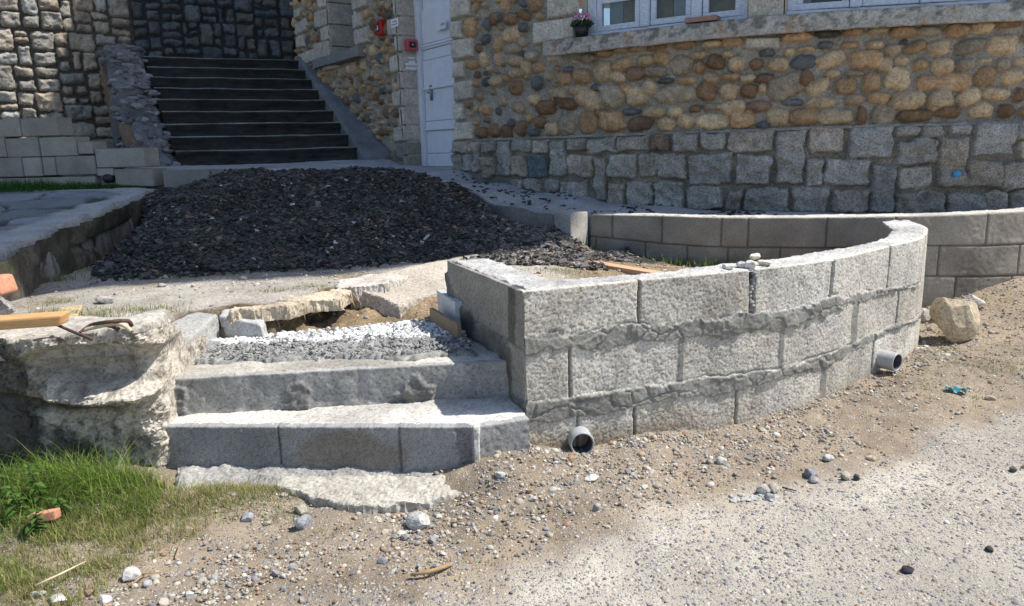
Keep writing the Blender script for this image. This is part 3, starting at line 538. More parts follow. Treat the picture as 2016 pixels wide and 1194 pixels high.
for r_, us, vv in ((1, (1205, 1303, 1420, 1473, 1628, 1762, 1943, 2040), 450), (2, (1173, 1270, 1352, 1433, 1535, 1640, 1848, 2005), 510), (3, (1240, 1345, 1450, 1560, 1670, 1780, 1881, 1990), 560)):
    for u_ in us:
        a = BW.hit(u_, vv)[0]; jm = np.maximum(jm, np.exp(-((U - a) / .006) ** 2) * (rows == r_)); bid += (U > a) * (rows == r_) * 1.0
    bid += (rows == r_) * r_ * 12
lev = shade_rng.uniform(.86, 1.14, 80)[bid.astype(int)]; h.h = -.012 * jm + .003 * fbm(ny, nx, 30, 4, 51) + .0015 * fbm(ny, nx, 3, 2, 52)
h.col = np.array([.30, .272, .23])[None, None] * (lev * (1 + .14 * fbm(ny, nx, 30, 4, 53)) * (1 - .62 * jm.clip(0, 1)))[..., None]; damp = sst(.0, .5, fbm(ny, nx, 40, 3, 54)) * (rows >= 2); h.col = h.col * (1 - .22 * damp[..., None]); h.emit('wall_face', BW, M_block, bw, 0, .04)
tpoly = [tuple(BW.at(s)) for s in np.linspace(0, BW.L, 26)] + [tuple(BW.at(s) + BW.nrm(s) * -.2) for s in np.linspace(BW.L, 0, 26)]
slab('wall_top', tpoly, .941, .928, M_conc, (.52, .50, .46), bw, inset=1.8, res=.014, warp=.008, amp=.005, seed=55, bev=.012)
roughhex('corner_post', [(.37, 6.16, .5), (.482, 5.87, .5), (.645, 6.11, .5), (.54, 6.4, .5), (.37, 6.16, .965), (.482, 5.87, .965), (.645, 6.11, .965), (.54, 6.4, .965)], M_conc, (.42, .40, .36), bw, amp=.003, bev=.006, seed=5)
KP = Path([(-.95, 7.32), (-.45, 6.95), (0, 6.50), (.39, 6.2)]); kerb = HF(0, KP.L, .55, 1.3, .012, (.22, .215, .20)); kz = ramp_z(*KP.at(kerb.u).T) + .012; kerb.h = .004 * fbm(kerb.nv, kerb.nu, 20, 4, 57); kerb.hole = kerb.v[:, None] > kz[None]
ke = empty('ramp_kerb', (-.2, 6.7, .9), 'dark concrete kerb holding the left edge of the ramp above the slate heap', 'kerb'); kerb.emit('kerb_face', KP, M_conc, ke)
kpl = [tuple(KP.at(s)) for s in np.linspace(0, KP.L, 14)] + [tuple(KP.at(s) + KP.nrm(s) * -.12) for s in np.linspace(KP.L, 0, 14)]
slab('kerb_top', kpl, lambda x, y: ramp_z(x, y) + .012, .7, M_conc, (.30, .30, .295), ke, res=.012, amp=.003, seed=58)
# ================================================================== LOWER CONCRETE STEPS
st = empty('concrete_steps', (-.8, 3.0, .2), 'unfinished new concrete steps between the curved wall and the crumbling pillar', 'steps')
A1, B1, C1 = (atz(u, v, .42)[:2] for u, v in ((317, 841), (934, 843), (1027, 828)))
C1 = C1 + np.array([.035, .012])
S1 = Path([A1, B1, C1], smooth=False); h = HF(0, S1.L, .1, .42, .0055, (.25, .25, .245)); ny, nx = h.nv, h.nu; V = h.v[:, None]; U = h.u[None]
jA, jB = (S1.hit(u, 880)[0] for u in (550, 787)); kB = np.linalg.norm(B1 - A1); jn = np.exp(-((U - jA) / .004) ** 2) + np.exp(-((U - jB) / .004) ** 2)
h.h = .002 * fbm(ny, nx, 3, 2, 61) + .002 * fbm(ny, nx, 40, 3, 62) - .012 * jn - .004 * sst(kB - .075, kB - .065, U + .008 * fbm(ny, 1, 8, 3, 63)) * (U < kB - .012)
por = .7 * sst(.25, .45, fbm(ny, nx, 1.4, 2, 64)); stain = sst(.0, .55, 1.2 - np.hypot((U - jA - .26) / .24, (V - .31) / .075) + .5 * fbm(ny, nx, 25, 4, 65)); wet = sst(kB - .078, kB - .066, U + .008 * fbm(ny, 1, 8, 3, 63)) * (U < kB - .012)
h.col = np.array([.30, .30, .295])[None, None] * (1 - .3 * por - .5 * jn.clip(0, 1) - .35 * wet)[..., None] * (1 - stain[..., None] * np.array([.26, .36, .46]) * .8); h.emit('block_riser', S1, M_block, st, 0, .04)
fb = B1 + np.array([.012, .0]); roughhex('mortar_fin', [(B1[0] - .004, B1[1] - .016, .2), (B1[0] + .014, B1[1] - .012, .2), (B1[0] + .018, B1[1] + .02, .2), (B1[0] - .004, B1[1] + .012, .2), (B1[0] - .004, B1[1] - .014, .428), (B1[0] + .018, B1[1] - .010, .430), (B1[0] + .022, B1[1] + .02, .43), (B1[0] - .004, B1[1] + .012, .43)], M_conc, (.52, .51, .48), st, amp=.003, bev=.003, seed=4, sc=.03)
tread_c = (.50, .48, .44)
slab('lower_tread', [tuple(A1), tuple(B1), tuple(C1), (.055, 3.25), (-.3, 3.6), (-1.55, 3.4), (-1.5, 3.0)], lambda x, y: .424 + .02 * (y - 2.9), .408, M_conc, tread_c, st, inset=2.6, res=.009, warp=.003, amp=.005, seed=66, bev=.008, cvar=.28, sc=.06)
A2, B2, D2 = (atz(u, v, .585)[:2] for u, v in ((328, 748), (899, 717), (1003, 713))); S2 = Path([A2, B2, D2], smooth=False)
h = HF(0, S2.L, .38, .585, .0055); ny, nx = h.nv, h.nu; V = h.v[:, None]; U = h.u[None]; streak = fbm(ny, nx, 6, 3, 67, cy=80)
bl = np.zeros((ny, nx))
for (u_, w_) in ((583, .085), (815, .10), (345, .07)):
    a = S2.hit(u_, 770)[0]; bl = np.maximum(bl, sst(.1, .35, 1 - np.hypot((U - a) / w_, (V - .46) / .13) + .35 * fbm(ny, nx, 14, 4, int(u_))))
bl = np.maximum(bl, sst(.445, .41, V + .02 * fbm(ny, nx, 20, 4, 68)) * .8)
h.h = .004 * fbm(ny, nx, 12, 4, 69) + .014 * bl * (1 + .8 * fbm(ny, nx, 8, 4, 70)); h.col = np.array([.30, .295, .28])[None, None] * (1 + .14 * streak + .08 * fbm(ny, nx, 20, 3, 71) - .42 * bl)[..., None]; h.emit('cast_riser', S2, M_conc, st, 0, .04)
T2 = [tuple(A2), tuple(B2), tuple(D2), (-.05, 3.3), (-.25, 3.6), (-.8, 3.5), (-1.5, 3.4)]
slab('upper_tread', T2, lambda x, y: .589 + .0 * x, .572, M_conc, (.41, .385, .34), st, inset=2.6, res=.009, warp=.003, amp=.004, seed=72, bev=.010, cvar=.30, sc=.07)
RT = [(-1.42, 3.17), (-1.2, 3.20), (-.45, 3.17), (-.16, 3.22), (-.30, 3.88), (-.40, 3.90), (-.85, 3.74), (-1.3, 3.62), (-1.50, 3.55)]
P = np.array(RT); res = .0075; x = np.arange(-1.6, -.1, res); y = np.arange(3.05, 4.05, res); X, Y = np.meshgrid(x, y); ny, nx = X.shape; d = polydist(X + .03 * fbm(ny, nx, 12, 4, 73), Y + .03 * fbm(ny, nx, 12, 4, 74), RT)
Zr = .606 + .016 * fbm(ny, nx, 5, 3, 75, .7) + .008 * fbm(ny, nx, 30, 3, 76); wht = sst(.0, .10, Y - 3.42 - .05 * (X + 1.3) + .07 * fbm(ny, nx, 14, 4, 77)); wht = wht * (1 - .8 * sst(.1, .5, fbm(ny, nx, 6, 3, 78)))
cr = np.array([.26, .26, .245])[None, None] * (1 + .3 * fbm(ny, nx, 6, 3, 79))[..., None] * (1 - wht[..., None]) + np.array([.74, .75, .76]) * wht[..., None]; t = np.clip(d / .015, 0, 1)
grid_obj('rough_bed', np.dstack([X, Y, Zr * (1 - t) + .5 * t]), M_conc, cr, st, d < .02)
kt = [atz(u, v, .715)[:2] for u, v in ((343, 658), (430, 618))]; k0, k1 = kt
roughhex('side_kerb', [(k0[0] - .12, k0[1] - .02, .4), (k0[0] + .02, k0[1] - .34, .4), (k1[0] + .03, k1[1] - .02, .4), (k1[0] - .14, k1[1] + .02, .4), (k0[0] - .13, k0[1] - .02, .71), (k0[0] - .01, k0[1] - .30, .60), (k1[0], k1[1] - .02, .72), (k1[0] - .14, k1[1] + .02, .725)], M_conc, (.36, .355, .34), st, amp=.008, bev=.012, seed=3)
roughhex('side_kerb', [(k1[0] + .01, k1[1] - .02, .5), (-1.22, 3.55, .5), (-1.24, 3.70, .5), (k1[0], k1[1] + .10, .5), (k1[0] + .01, k1[1] - .02, .705), (-1.24, 3.55, .675), (-1.26, 3.68, .70), (k1[0], k1[1] + .10, .73)], M_conc, (.50, .495, .48), st, amp=.010, bev=.012, seed=9)
# footing that sticks out under the first step
ft = empty('concrete_footing', (-.8, 2.75, .2), 'broken old concrete footing slab lying under the lowest step', 'footing')
F1 = [atz(u, v, .27)[:2] for u, v in ((322, 915), (560, 922), (905, 924), (900, 950), (560, 952), (330, 962))]
slab('upper_ledge', [tuple(F1[0] + [0, .1]), tuple(F1[2] + [0, .12]), tuple(F1[2]), tuple(F1[3]), tuple(F1[4]), tuple(F1[5])], lambda x, y: .222 + .26 * np.clip(y - 2.70, -.02, .17) + .012 * pn(x, y, .12), .15, M_conc, (.34, .33, .31), ft, res=.008, warp=.018, amp=.012, seed=95, smooth=False, side=.012, bev=.02, cvar=.22, sc=.06)
F2 = [atz(u, v, .245)[:2] for u, v in ((540, 930), (930, 930), (945, 958), (905, 968), (840, 985), (740, 996), (640, 984), (565, 964), (540, 952))]
slab('lower_slab', [tuple(p) for p in F2], .238, .17, M_conc, (.40, .375, .325), ft, res=.006, warp=.016, amp=.009, seed=96, smooth=False, side=.009, bev=.006, cvar=.2, sc=.05)
# formwork boards by the wall end
p0, p1, p2 = atz(842, 600, .70), atz(895, 634, .70), atz(893, 605, .76)
def plank(name, a, b, th, z0, z1, mat, label, cat, bev=.003, group=None):
    a = Vector(a[:2]); b = Vector(b[:2]); t = (b - a).normalized(); n = Vector((t.y, -t.x)) * th
    return tag(hexobj(name, [(*a, z0), (*b, z0), (*(b - n), z0), (*(a - n), z0), (*a, z1), (*b, z1), (*(b - n), z1), (*(a - n), z1)], mat, None, bev), label, cat, group)
plank('form_board', (-.435, 3.80), (-.265, 3.42), .022, .55, .685, M_brown, 'brown board set on edge against the curved wall end', 'board')
plank('form_board', (-.405, 3.93), (-.285, 3.60), .04, .58, .755, M_greyboard, 'pale grey board standing behind the brown board at the wall end', 'board')
# ================================================================== CRUMBLING PILLAR (left)
pil = empty('crumbling_pillar', (-1.9, 2.9, .2), 'crumbling old concrete and stone pillar with a hollow face beside the steps', 'pillar')
PP = Path([(-3.1, 2.60), (-2.4, 2.68), (-1.95, 2.76), (-1.62, 2.775), (-1.47, 2.80), (-1.435, 2.86), (-1.43, 3.0), (-1.45, 3.4)]); h = HF(0, PP.L, .1, .86, .0065); ny, nx = h.nv, h.nu; V = h.v[:, None]; U = h.u[None]
q = lambda u, v: PP.hit(u, v)
cx, cz = q(185, 718); aL = q(55, 720)[0]; aR = q(300, 720)[0]; n0 = fbm(ny, nx, 40, 5, 101, .6); n1_ = fbm(ny, nx, 10, 5, 102, .75)
bowl = sst(.0, .55, 1.05 - np.hypot((U - cx) / .27, (V - cz) / .10) + .25 * n0); lipz = q(180, 785)[1]; dip = .05 * np.clip((U - cx) / .3, -1, 1) ** 2
lip = np.exp(-((V - lipz - dip) / .022) ** 2) * sst(aL, aL + .1, U) * sst(aR + .06, aR - .05, U); under = sst(lipz + dip - .02, lipz + dip - .06, V) * sst(aR + .02, aR - .18, U + .05 * n0)
left = sst(aL + .02, aL - .12, U + .05 * n0)
cal = 1 - .72 * sst(aR - .02, aR + .12, U); crust = np.abs(fbm(ny, nx, 16, 5, 106, .7)); h.h = cal * (.030 * n0 + (.014 - .009 * bowl) * n1_ + .024 * (1 - bowl) * crust) - .135 * bowl + .025 * cal * sst(.735, .79, V) + .045 * lip - .05 * under - .055 * left * (1 + n0) + .02 * sst(.7, .8, V)
spk = sst(.15, .5, fbm(ny, nx, 7, 4, 107, .7)); h.col = np.array([.47, .425, .36])[None, None] * (1 + .25 * n1_ + .1 * n0 - .5 * spk * (1 - bowl))[..., None]; gr = np.clip(.85 * sst(-.25, .25, fbm(ny, nx, 34, 5, 103)) * sst(lipz + .05, lipz - .03, V) + .9 * left + .85 * sst(lipz - .09, lipz - .03, V) * sst(lipz + .015, lipz - .02, V) + .6 * sst(.1, .4, fbm(ny, nx, 26, 5, 104)), 0, .95)[..., None]  # black stains by the lip; deep shade at the left end painted in too
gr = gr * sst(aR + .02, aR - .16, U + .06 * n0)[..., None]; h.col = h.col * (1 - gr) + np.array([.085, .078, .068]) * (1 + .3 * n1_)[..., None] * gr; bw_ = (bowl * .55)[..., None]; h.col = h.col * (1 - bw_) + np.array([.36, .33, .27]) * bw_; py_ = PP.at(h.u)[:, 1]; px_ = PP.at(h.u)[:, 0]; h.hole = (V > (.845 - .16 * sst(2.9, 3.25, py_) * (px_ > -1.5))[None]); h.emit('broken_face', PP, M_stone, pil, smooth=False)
crk = lambda x, y: .805 + .05 * sst(-2.1, -1.45, x) - .05 * sst(2.9, 3.4, y) + .012 * pn(x, y, .3)
slab('top_slab', [(-3.1, 2.62), (-2.4, 2.70), (-1.95, 2.775), (-1.62, 2.79), (-1.48, 2.80), (-1.43, 2.87), (-1.44, 3.05), (-1.62, 3.45), (-2.2, 3.5), (-3.1, 3.4)], crk, .74, M_stone, (.42, .39, .345), pil, inset=2.5, smooth=False, side=.012, res=.010, warp=.014, amp=.010, seed=105, bev=.02, cvar=.2, sc=.10)
# ridge of mortar and pebbles at the right end of the pillar
bm = rock_bm((-1.49, 2.99, .77), (.07, .30, .16), .1, 77, 5, .6, .10); bm_obj('mortar_ridge', bm, M_stone, pil, True, (.33, .28, .21))
bm = rock_bm((-2.22, 2.82, .42), (.7, .22, .5), .1, 78, 5, .5, .22); bm_obj('dark_boulder', bm, M_stone, pil, True, (.10, .09, .08))
tag(bm_obj('grey_stone', rock_bm((-2.36, 3.12, .89), (.42, .26, .15), .2, 81, 5, .8, .10), M_gran, None, True, (.34, .33, .32)), 'lichen-grey flat stone lying on the pillar under the brick', 'stone')
a_, b_ = aty(-60, 606, 3.05), aty(30, 592, 3.05)
tag(roughhex('brick', [(-2.56, 3.04, .955), (-2.10, 3.00, .955), (-2.10, 3.12, .955), (-2.56, 3.16, .955), (-2.56, 3.04, 1.005), (-2.12, 3.00, 1.035), (-2.12, 3.12, 1.035), (-2.56, 3.16, 1.005)], M_brick, (.5, .24, .15), None, amp=.003, bev=.016, seed=6), 'weathered pink-red brick resting on the grey stone', 'brick')
q0, q1 = aty(-40, 664, 2.80), aty(113, 641, 2.80)
tag(hexobj('timber_beam', [(-2.75, 2.70, .845), (-1.725, 2.745, .880), (-1.735, 2.83, .880), (-2.75, 2.79, .845), (-2.75, 2.70, .885), (-1.71, 2.745, .922), (-1.725, 2.83, .925), (-2.75, 2.79, .89)], M_wood, None, .008), 'planed yellow pine timber lying across the top of the pillar', 'timber')
def bar(name, pix, rads, mat, label, cat, group=None, zf=None):
    pts = []
    for k, (u, v, z) in enumerate(pix): pts.append(atz(u, v, z))
    pts = [Vector(p) for p in pts]; fine = []
    for i in range(len(pts) - 1):
        for t in np.linspace(0, 1, 6, endpoint=False):
            p0 = pts[max(i - 1, 0)]; p1 = pts[i]; p2 = pts[i + 1]; p3 = pts[min(i + 2, len(pts) - 1)]
            fine.append(.5 * (2 * p1 + (p2 - p0) * t + (2 * p0 - 5 * p1 + 4 * p2 - p3) * t * t + (3 * p1 - p0 - 3 * p2 + p3) * t ** 3))
    fine.append(pts[-1]); rr = np.interp(np.linspace(0, 1, len(fine)), np.linspace(0, 1, len(rads)), rads)
    return tag(bm_obj(name, tube_mesh(fine, rr, 9), mat, None, True), label, cat, group)
bar('steel_bar', [(112, 640, .865), (140, 652, .868), (180, 668, .872)], (.006, .006, .006), M_rust, 'straight rusty steel bar poking out past the timber end', 'steel bar')
bar('rebar_hook', [(157, 655, .858), (180, 640, .88), (215, 634, .90), (250, 632, .895), (259, 641, .87)], (.005, .007, .0075, .008, .008), M_rust, 'longest and farthest back of the rusty bent bars on the pillar', 'steel bar', 'rusty bars on the pillar')
bar('rebar_hook', [(160, 652, .86), (190, 644, .875), (225, 638, .888), (245, 642, .88), (257, 652, .858)], (.006, .008, .008, .008, .009), M_twigpale, 'bent bar crusted with pale mortar between two rusty bars', 'steel bar', 'rusty bars on the pillar')
bar('rebar_hook', [(180, 645, .865), (200, 640, .88), (220, 642, .878), (235, 650, .86)], (.009, .009, .0095, .010), M_rust, 'short thick rusty bar in front of the mortar-crusted one', 'steel bar', 'rusty bars on the pillar')
# ================================================================== STAIRS AND WALLS AT THE BACK
L0, R0 = np.array([-3.86, 8.79]), np.array([-1.93, 9.77]); dl = np.array([-1.26, 2.2]) / 8; dr = np.array([-1.24, 2.18]) / 8
sc_ = empty('stone_staircase', (-3.0, 9.3, 1.4), 'dark mossy concrete staircase rising in deep shade between the stone walls', 'staircase')
for i in range(9):
    z0 = 1.395 + .167 * i; z1 = z0 + .167; a, b = L0 + dl * i, R0 + dr * i; n = 90
    bow = .012 * fbm(1, n, 18, 4, 200 + i)[0]; tt = np.linspace(0, 1, n)[:, None]; fr_ = a + (b - a) * tt; nr = np.array([(b - a)[1], -(b - a)[0]]) / np.linalg.norm(b - a); back = fr_ - nr * .40
    rowsV = []; colr = []
    prof = [(0, z0 - .05, .040), (0, z0 + .02, .036), (0, z0 + .05, .03), (.002, z0 + .08, .026), (.004, z1 - .06, .024), (.012, z1 - .022, .026), (.014, z1 - .012, .08), (.008, z1 - .002, .24), (-.012, z1 + .001, .23), (-.10, z1, .16), (-.25, z1 - .002, .10), (-.40, z1 - .004, .05)]  # mossy dark risers; sky-lit nosing line painted paler than the tread
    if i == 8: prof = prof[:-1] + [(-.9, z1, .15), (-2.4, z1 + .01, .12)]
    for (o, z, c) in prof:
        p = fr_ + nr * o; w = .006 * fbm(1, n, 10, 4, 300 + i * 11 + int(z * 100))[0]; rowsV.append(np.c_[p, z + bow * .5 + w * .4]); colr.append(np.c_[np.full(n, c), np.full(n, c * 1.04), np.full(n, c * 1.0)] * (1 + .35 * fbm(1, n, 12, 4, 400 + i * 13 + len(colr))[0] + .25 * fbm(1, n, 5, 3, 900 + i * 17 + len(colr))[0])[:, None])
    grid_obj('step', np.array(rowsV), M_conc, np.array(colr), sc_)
    if i: pass
E0 = R0 + dr * 8.2
sg = empty('stair_stringer', (-2.0, 9.8, 1.4), 'sloping worn cement kerb between the staircase and the cobble building', 'kerb')
nrp = np.array([.80, .60])
S_a, S_b = R0 - dr * 1.0, R0 + dr * 8.4
def SP(p, k, z): return (p[0] + nrp[0] * k, p[1] + nrp[1] * k, z)
roughhex('sloping_kerb', [SP(S_a, -.02, 1.1), SP(S_a, .62, 1.1), SP(S_b, .62, 1.1), SP(S_b, -.02, 1.1), SP(S_a, -.02, 1.40), SP(S_a, .62, 1.50), SP(S_b, .62, 3.12), SP(S_b, -.02, 2.98)], M_conc, (.17, .175, .18), sg, amp=.025, bev=.03, seed=12, sc=.14)
# ragged side wall on the left of the stairs
sw = empty('ragged_stair_wall', (-4.6, 9.0, 1.4), 'ragged sloping wall of broken flat stones and old mortar at the left of the staircase', 'wall')
wl = [L0 - dl * .6, L0 + dl * 9.2]; perp = np.array([-.86, -.50]) * .50
poly = [tuple(wl[0]), tuple(wl[1]), tuple(wl[1] + perp * 1.0), tuple(wl[0] + perp * 1.15)]
ax = np.array(dl) / np.linalg.norm(dl)
def sw_z(x, y): s_ = (x - L0[0]) * ax[0] + (y - L0[1]) * ax[1]; return 1.44 + .575 * np.clip(s_, -.05, 2.8) + .05 * pn(x, y, .25) + .04 * pn(x, y, .07)
slab('broken_top', poly, sw_z, 1.2, M_stone, (.15, .15, .15), sw, res=.022, warp=.05, amp=.03, seed=110, bev=.03, cvar=.5, sc=.10)
bm = bmesh.new(); rng = random.Random(9)
for k in range(170):
    s_ = rng.uniform(-.15, 2.9); w = rng.uniform(.0, 1.05); p = L0 + ax * s_ + perp * w; z = float(sw_z(p[0], p[1])) - .02; b2 = rock_bm((p[0], p[1], z), (rng.uniform(.08, .24), rng.uniform(.08, .20), rng.uniform(.05, .13)), rng.uniform(0, 3), 500 + k, 2, .97, .12, rng.uniform(-.35, .35)); me = bpy.data.meshes.new('t'); b2.to_mesh(me); bm.from_mesh(me); b2.free(); bpy.data.meshes.remove(me)
o = bm_obj('loose_stones', bm, M_stone, sw, False); a = o.data.attributes.new('col', 'FLOAT_COLOR', 'POINT'); nv_ = len(o.data.vertices); per = 42; k = RNG.uniform(.10, .26, nv_ // per + 1)[np.arange(nv_) // per]; a.data.foreach_set('color', np.c_[k, k, k * 1.02, np.ones(nv_)].astype(np.float32).ravel())
roughhex('rotten_post', [(-4.40, 8.78, 1.3), (-4.28, 8.82, 1.3), (-5.52, 10.9, 1.3), (-5.62, 10.85, 1.3), (-4.44, 8.78, 1.66), (-4.32, 8.84, 1.66), (-5.57, 10.9, 2.8), (-5.67, 10.85, 2.8)], M_stone, (.17, .12, .075), sw, amp=.02, bev=.02, seed=21, sc=.2)
def ashlar(h, u0, u1, v0, v1, wmax, hmax, col, seed, depth=.05, gap=.014, cvar=.2, warmth=.1):
    rng = random.Random(seed); st_ = [(u0, u1, v0, v1)]; k = 0
    while st_:
        a, b, c, d = st_.pop(); w, hh = b - a, d - c
        if w > wmax * rng.uniform(.6, 1.15) and w >= hh * .9:
            m = a + w * rng.uniform(.34, .66); st_ += [(a, m, c, d), (m, b, c, d)]; continue
        if hh > hmax * rng.uniform(.7, 1.5):
            m = c + hh * rng.uniform(.36, .64); st_ += [(a, b, c, m), (a, b, m, d)]; continue
        t = rng.uniform(1 - cvar, 1 + cvar); wv = rng.uniform(-warmth, warmth); cc = (col[0] * t * (1 + wv), col[1] * t, col[2] * t * (1 - wv)); k += 1
        h.rect(a + gap * rng.uniform(.5, 1.4), c + gap * rng.uniform(.5, 1.4), b - gap * rng.uniform(.5, 1.4), d - gap * rng.uniform(.5, 1.4), depth * rng.uniform(.75, 1.2), cc, seed * 1000 + k, warp=.02, rough=.45, edge=.045)
CN = np.array([-5.72, 12.05])
LW = Path([(-10.12, 8.75), tuple(CN)], smooth=False); h = HF(.6, LW.L, 1.3, 4.6, .0125, (.10, .09, .075)); h.h += .012 * fbm(h.nv, h.nu, 12, 4, 120); ashlar(h, .6, LW.L - .02, 1.3, 4.6, .46, .27, (.36, .33, .285), 4, .06, .018)
lw = empty('rubble_retaining_wall', (-8, 11.2, 1.4), 'tall wall of rough squared granite stones at the far left, sunlit near its end', 'wall'); h.emit('stone_face', LW, M_gran, lw)
DW = Path([tuple(CN), tuple(CN + np.array([.91, .42]) * 5.2)], smooth=False); h = HF(0, DW.L, 2.6, 5.2, .0125, (.035, .04, .045)); h.h += .012 * fbm(h.nv, h.nu, 12, 4, 121); ashlar(h, 0, DW.L, 2.6, 5.2, .40, .27, (.105, .118, .13), 6, .06, .02, .25)  # stone colour darkened and blued for the deep shade
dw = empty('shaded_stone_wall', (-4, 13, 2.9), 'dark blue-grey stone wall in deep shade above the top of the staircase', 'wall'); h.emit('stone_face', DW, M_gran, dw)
# solid ground behind those walls
hexobj('hillside', [(-14, 6.5, 0), (-6.3, 12.35, 0), (-2, 14.6, 0), (-14, 20, 0), (-14, 6.5, 4.55), (-6.3, 12.35, 4.55), (-2, 14.6, 5.15), (-14, 20, 5.2)], M_dirt, None, 0, (.10, .12, .05))['kind'] = 'structure'
# ------------------------------------------------------------------ garden block wall, landing kerb
GP = Path([(-8.4, 8.55), (-6.3, 8.13), (-3.95, 7.66), (-3.55, 7.52)], smooth=False); KPa = Path([(-3.62, 7.52), (-2.45, 7.28), (-.93, 7.33)], smooth=False)
def blocks(name, path, rects, depth, mat, col, parent, bev=.006, seed=0, var=.12):
    bm = bmesh.new(); cols = []; rng = random.Random(seed)
    for (x0, y0, x1, y1) in rects:
        ym, xm = (y0 + y1) / 2, (x0 + x1) / 2; a, b = path.hit(x0, ym)[0], path.hit(x1, ym)[0]; zt, zb = path.hit(xm, y0)[1], path.hit(xm, y1)[1]
        b2 = bmesh.new(); o_ = rng.uniform(-.006, .006); hexa(b2, box_strip(path, a + .003, b - .003, zb + .003, zt - .003, -depth, o_)); bmesh.ops.recalc_face_normals(b2, faces=b2.faces); bmesh.ops.bevel(b2, geom=b2.edges[:], offset=bev, segments=2, affect='EDGES')
        cols += [rng.uniform(1 - var, 1 + var)] * len(b2.verts); me = bpy.data.meshes.new('t'); b2.to_mesh(me); bm.from_mesh(me); b2.free(); bpy.data.meshes.remove(me)
    o = bm_obj(name, bm, mat, parent); a = o.data.attributes.new('col', 'FLOAT_COLOR', 'POINT'); c = np.ones((len(cols), 4), np.float32); c[:, :3] = np.array(col)[None] * np.array(cols)[:, None]; a.data.foreach_set('color', c.ravel()); return o
gw = empty('garden_block_wall', (-5.5, 8.0, 1.3), 'stepped wall of grey-beige concrete blocks below the rubble wall, behind the grass', 'wall')
blocks('block_courses', GP, [(-70, 235, -38, 271), (-38, 235, 41, 271), (41, 232, 115, 269), (-66, 271, 11, 311), (11, 272, 78, 310), (79, 270, 152, 308), (153, 279, 184, 304), (-60, 311, 45, 350), (45, 310, 83, 348), (84, 309, 110, 346), (110, 307, 189, 345), (188, 292, 286, 330), (225, 332, 320, 368), (-70, 350, 190, 372)], .20, M_block, (.33, .315, .28), gw, seed=3)
blocks('end_block', GP, [(190, 331, 224, 347)], .18, M_block, (.42, .41, .38), gw, seed=4)
s_, z_ = GP.hit(214, 352); p = GP.at(s_) + GP.nrm(s_) * .0; b2 = bmesh.new(); bmesh.ops.create_cone(b2, segments=28, radius1=.046, radius2=.046, depth=.24, cap_ends=True, matrix=Matrix.Translation((p[0], p[1] + .085, z_)) @ Matrix.Rotation(R(90), 4, 'X')); bm_obj('drain_hole', b2, M_black, gw, True)
hexobj('upper_terrace', [(-9.5, 9.1, 1.0), (-4.15, 7.95, 1.0), (-4.5, 9.2, 1.0), (-6.2, 11.9, 1.0), (-9.5, 9.1, 1.63), (-4.15, 7.95, 1.56), (-4.6, 9.2, 1.60), (-6.2, 11.9, 1.70)], M_conc, None, .01, (.20, .205, .205))['kind'] = 'structure'
lk = empty('landing_kerb', (-2.2, 7.3, 1.2), 'low row of shaded concrete kerb blocks along the landing behind the slate heap', 'kerb')
blocks('kerb_blocks', KPa, [(321, 334, 416, 374), (417, 333, 510, 374), (511, 338, 600, 376), (600, 338, 700, 376), (701, 337, 768, 374), (768, 340, 826, 368)], .16, M_block, (.24, .235, .22), lk, seed=5)
# ================================================================== COBBLE BUILDING
bd = empty('cobble_building', (1.5, 8.0, 1.0), 'building of brown river cobbles on a grey granite base with white door and windows', 'building')
FRES = .0085; sA = FP.hit(581, 60)[0]; sB = FP.S[60 * 10]
TONE = dict(o=(.43, .285, .16), t=(.50, .375, .235), g=(.35, .29, .21), b=(.23, .145, .085), s=(.13, .14, .145), y=(.54, .43, .28), k=(.075, .07, .06), r=(.23, .145, .10))
F = HF(sA, sB, .62, 4.25, FRES, (.33, .305, .26)); F.h += .010 * fbm(F.nv, F.nu, 14, 4, 130) + .006 * fbm(F.nv, F.nu, 5, 3, 131); F.col *= (1 + .13 * fbm(F.nv, F.nu, 18, 4, 132))[..., None]
def fh(u, v): return FP.hit(u, v)
def led(u): return 1.60
sDoor0, sDoor1 = fh(797, 200)[0], fh(897, 250)[0]
def shade_of(c, a, b, k=1): t = RNG.uniform(a, b) * k; return tuple(v * t for v in c)
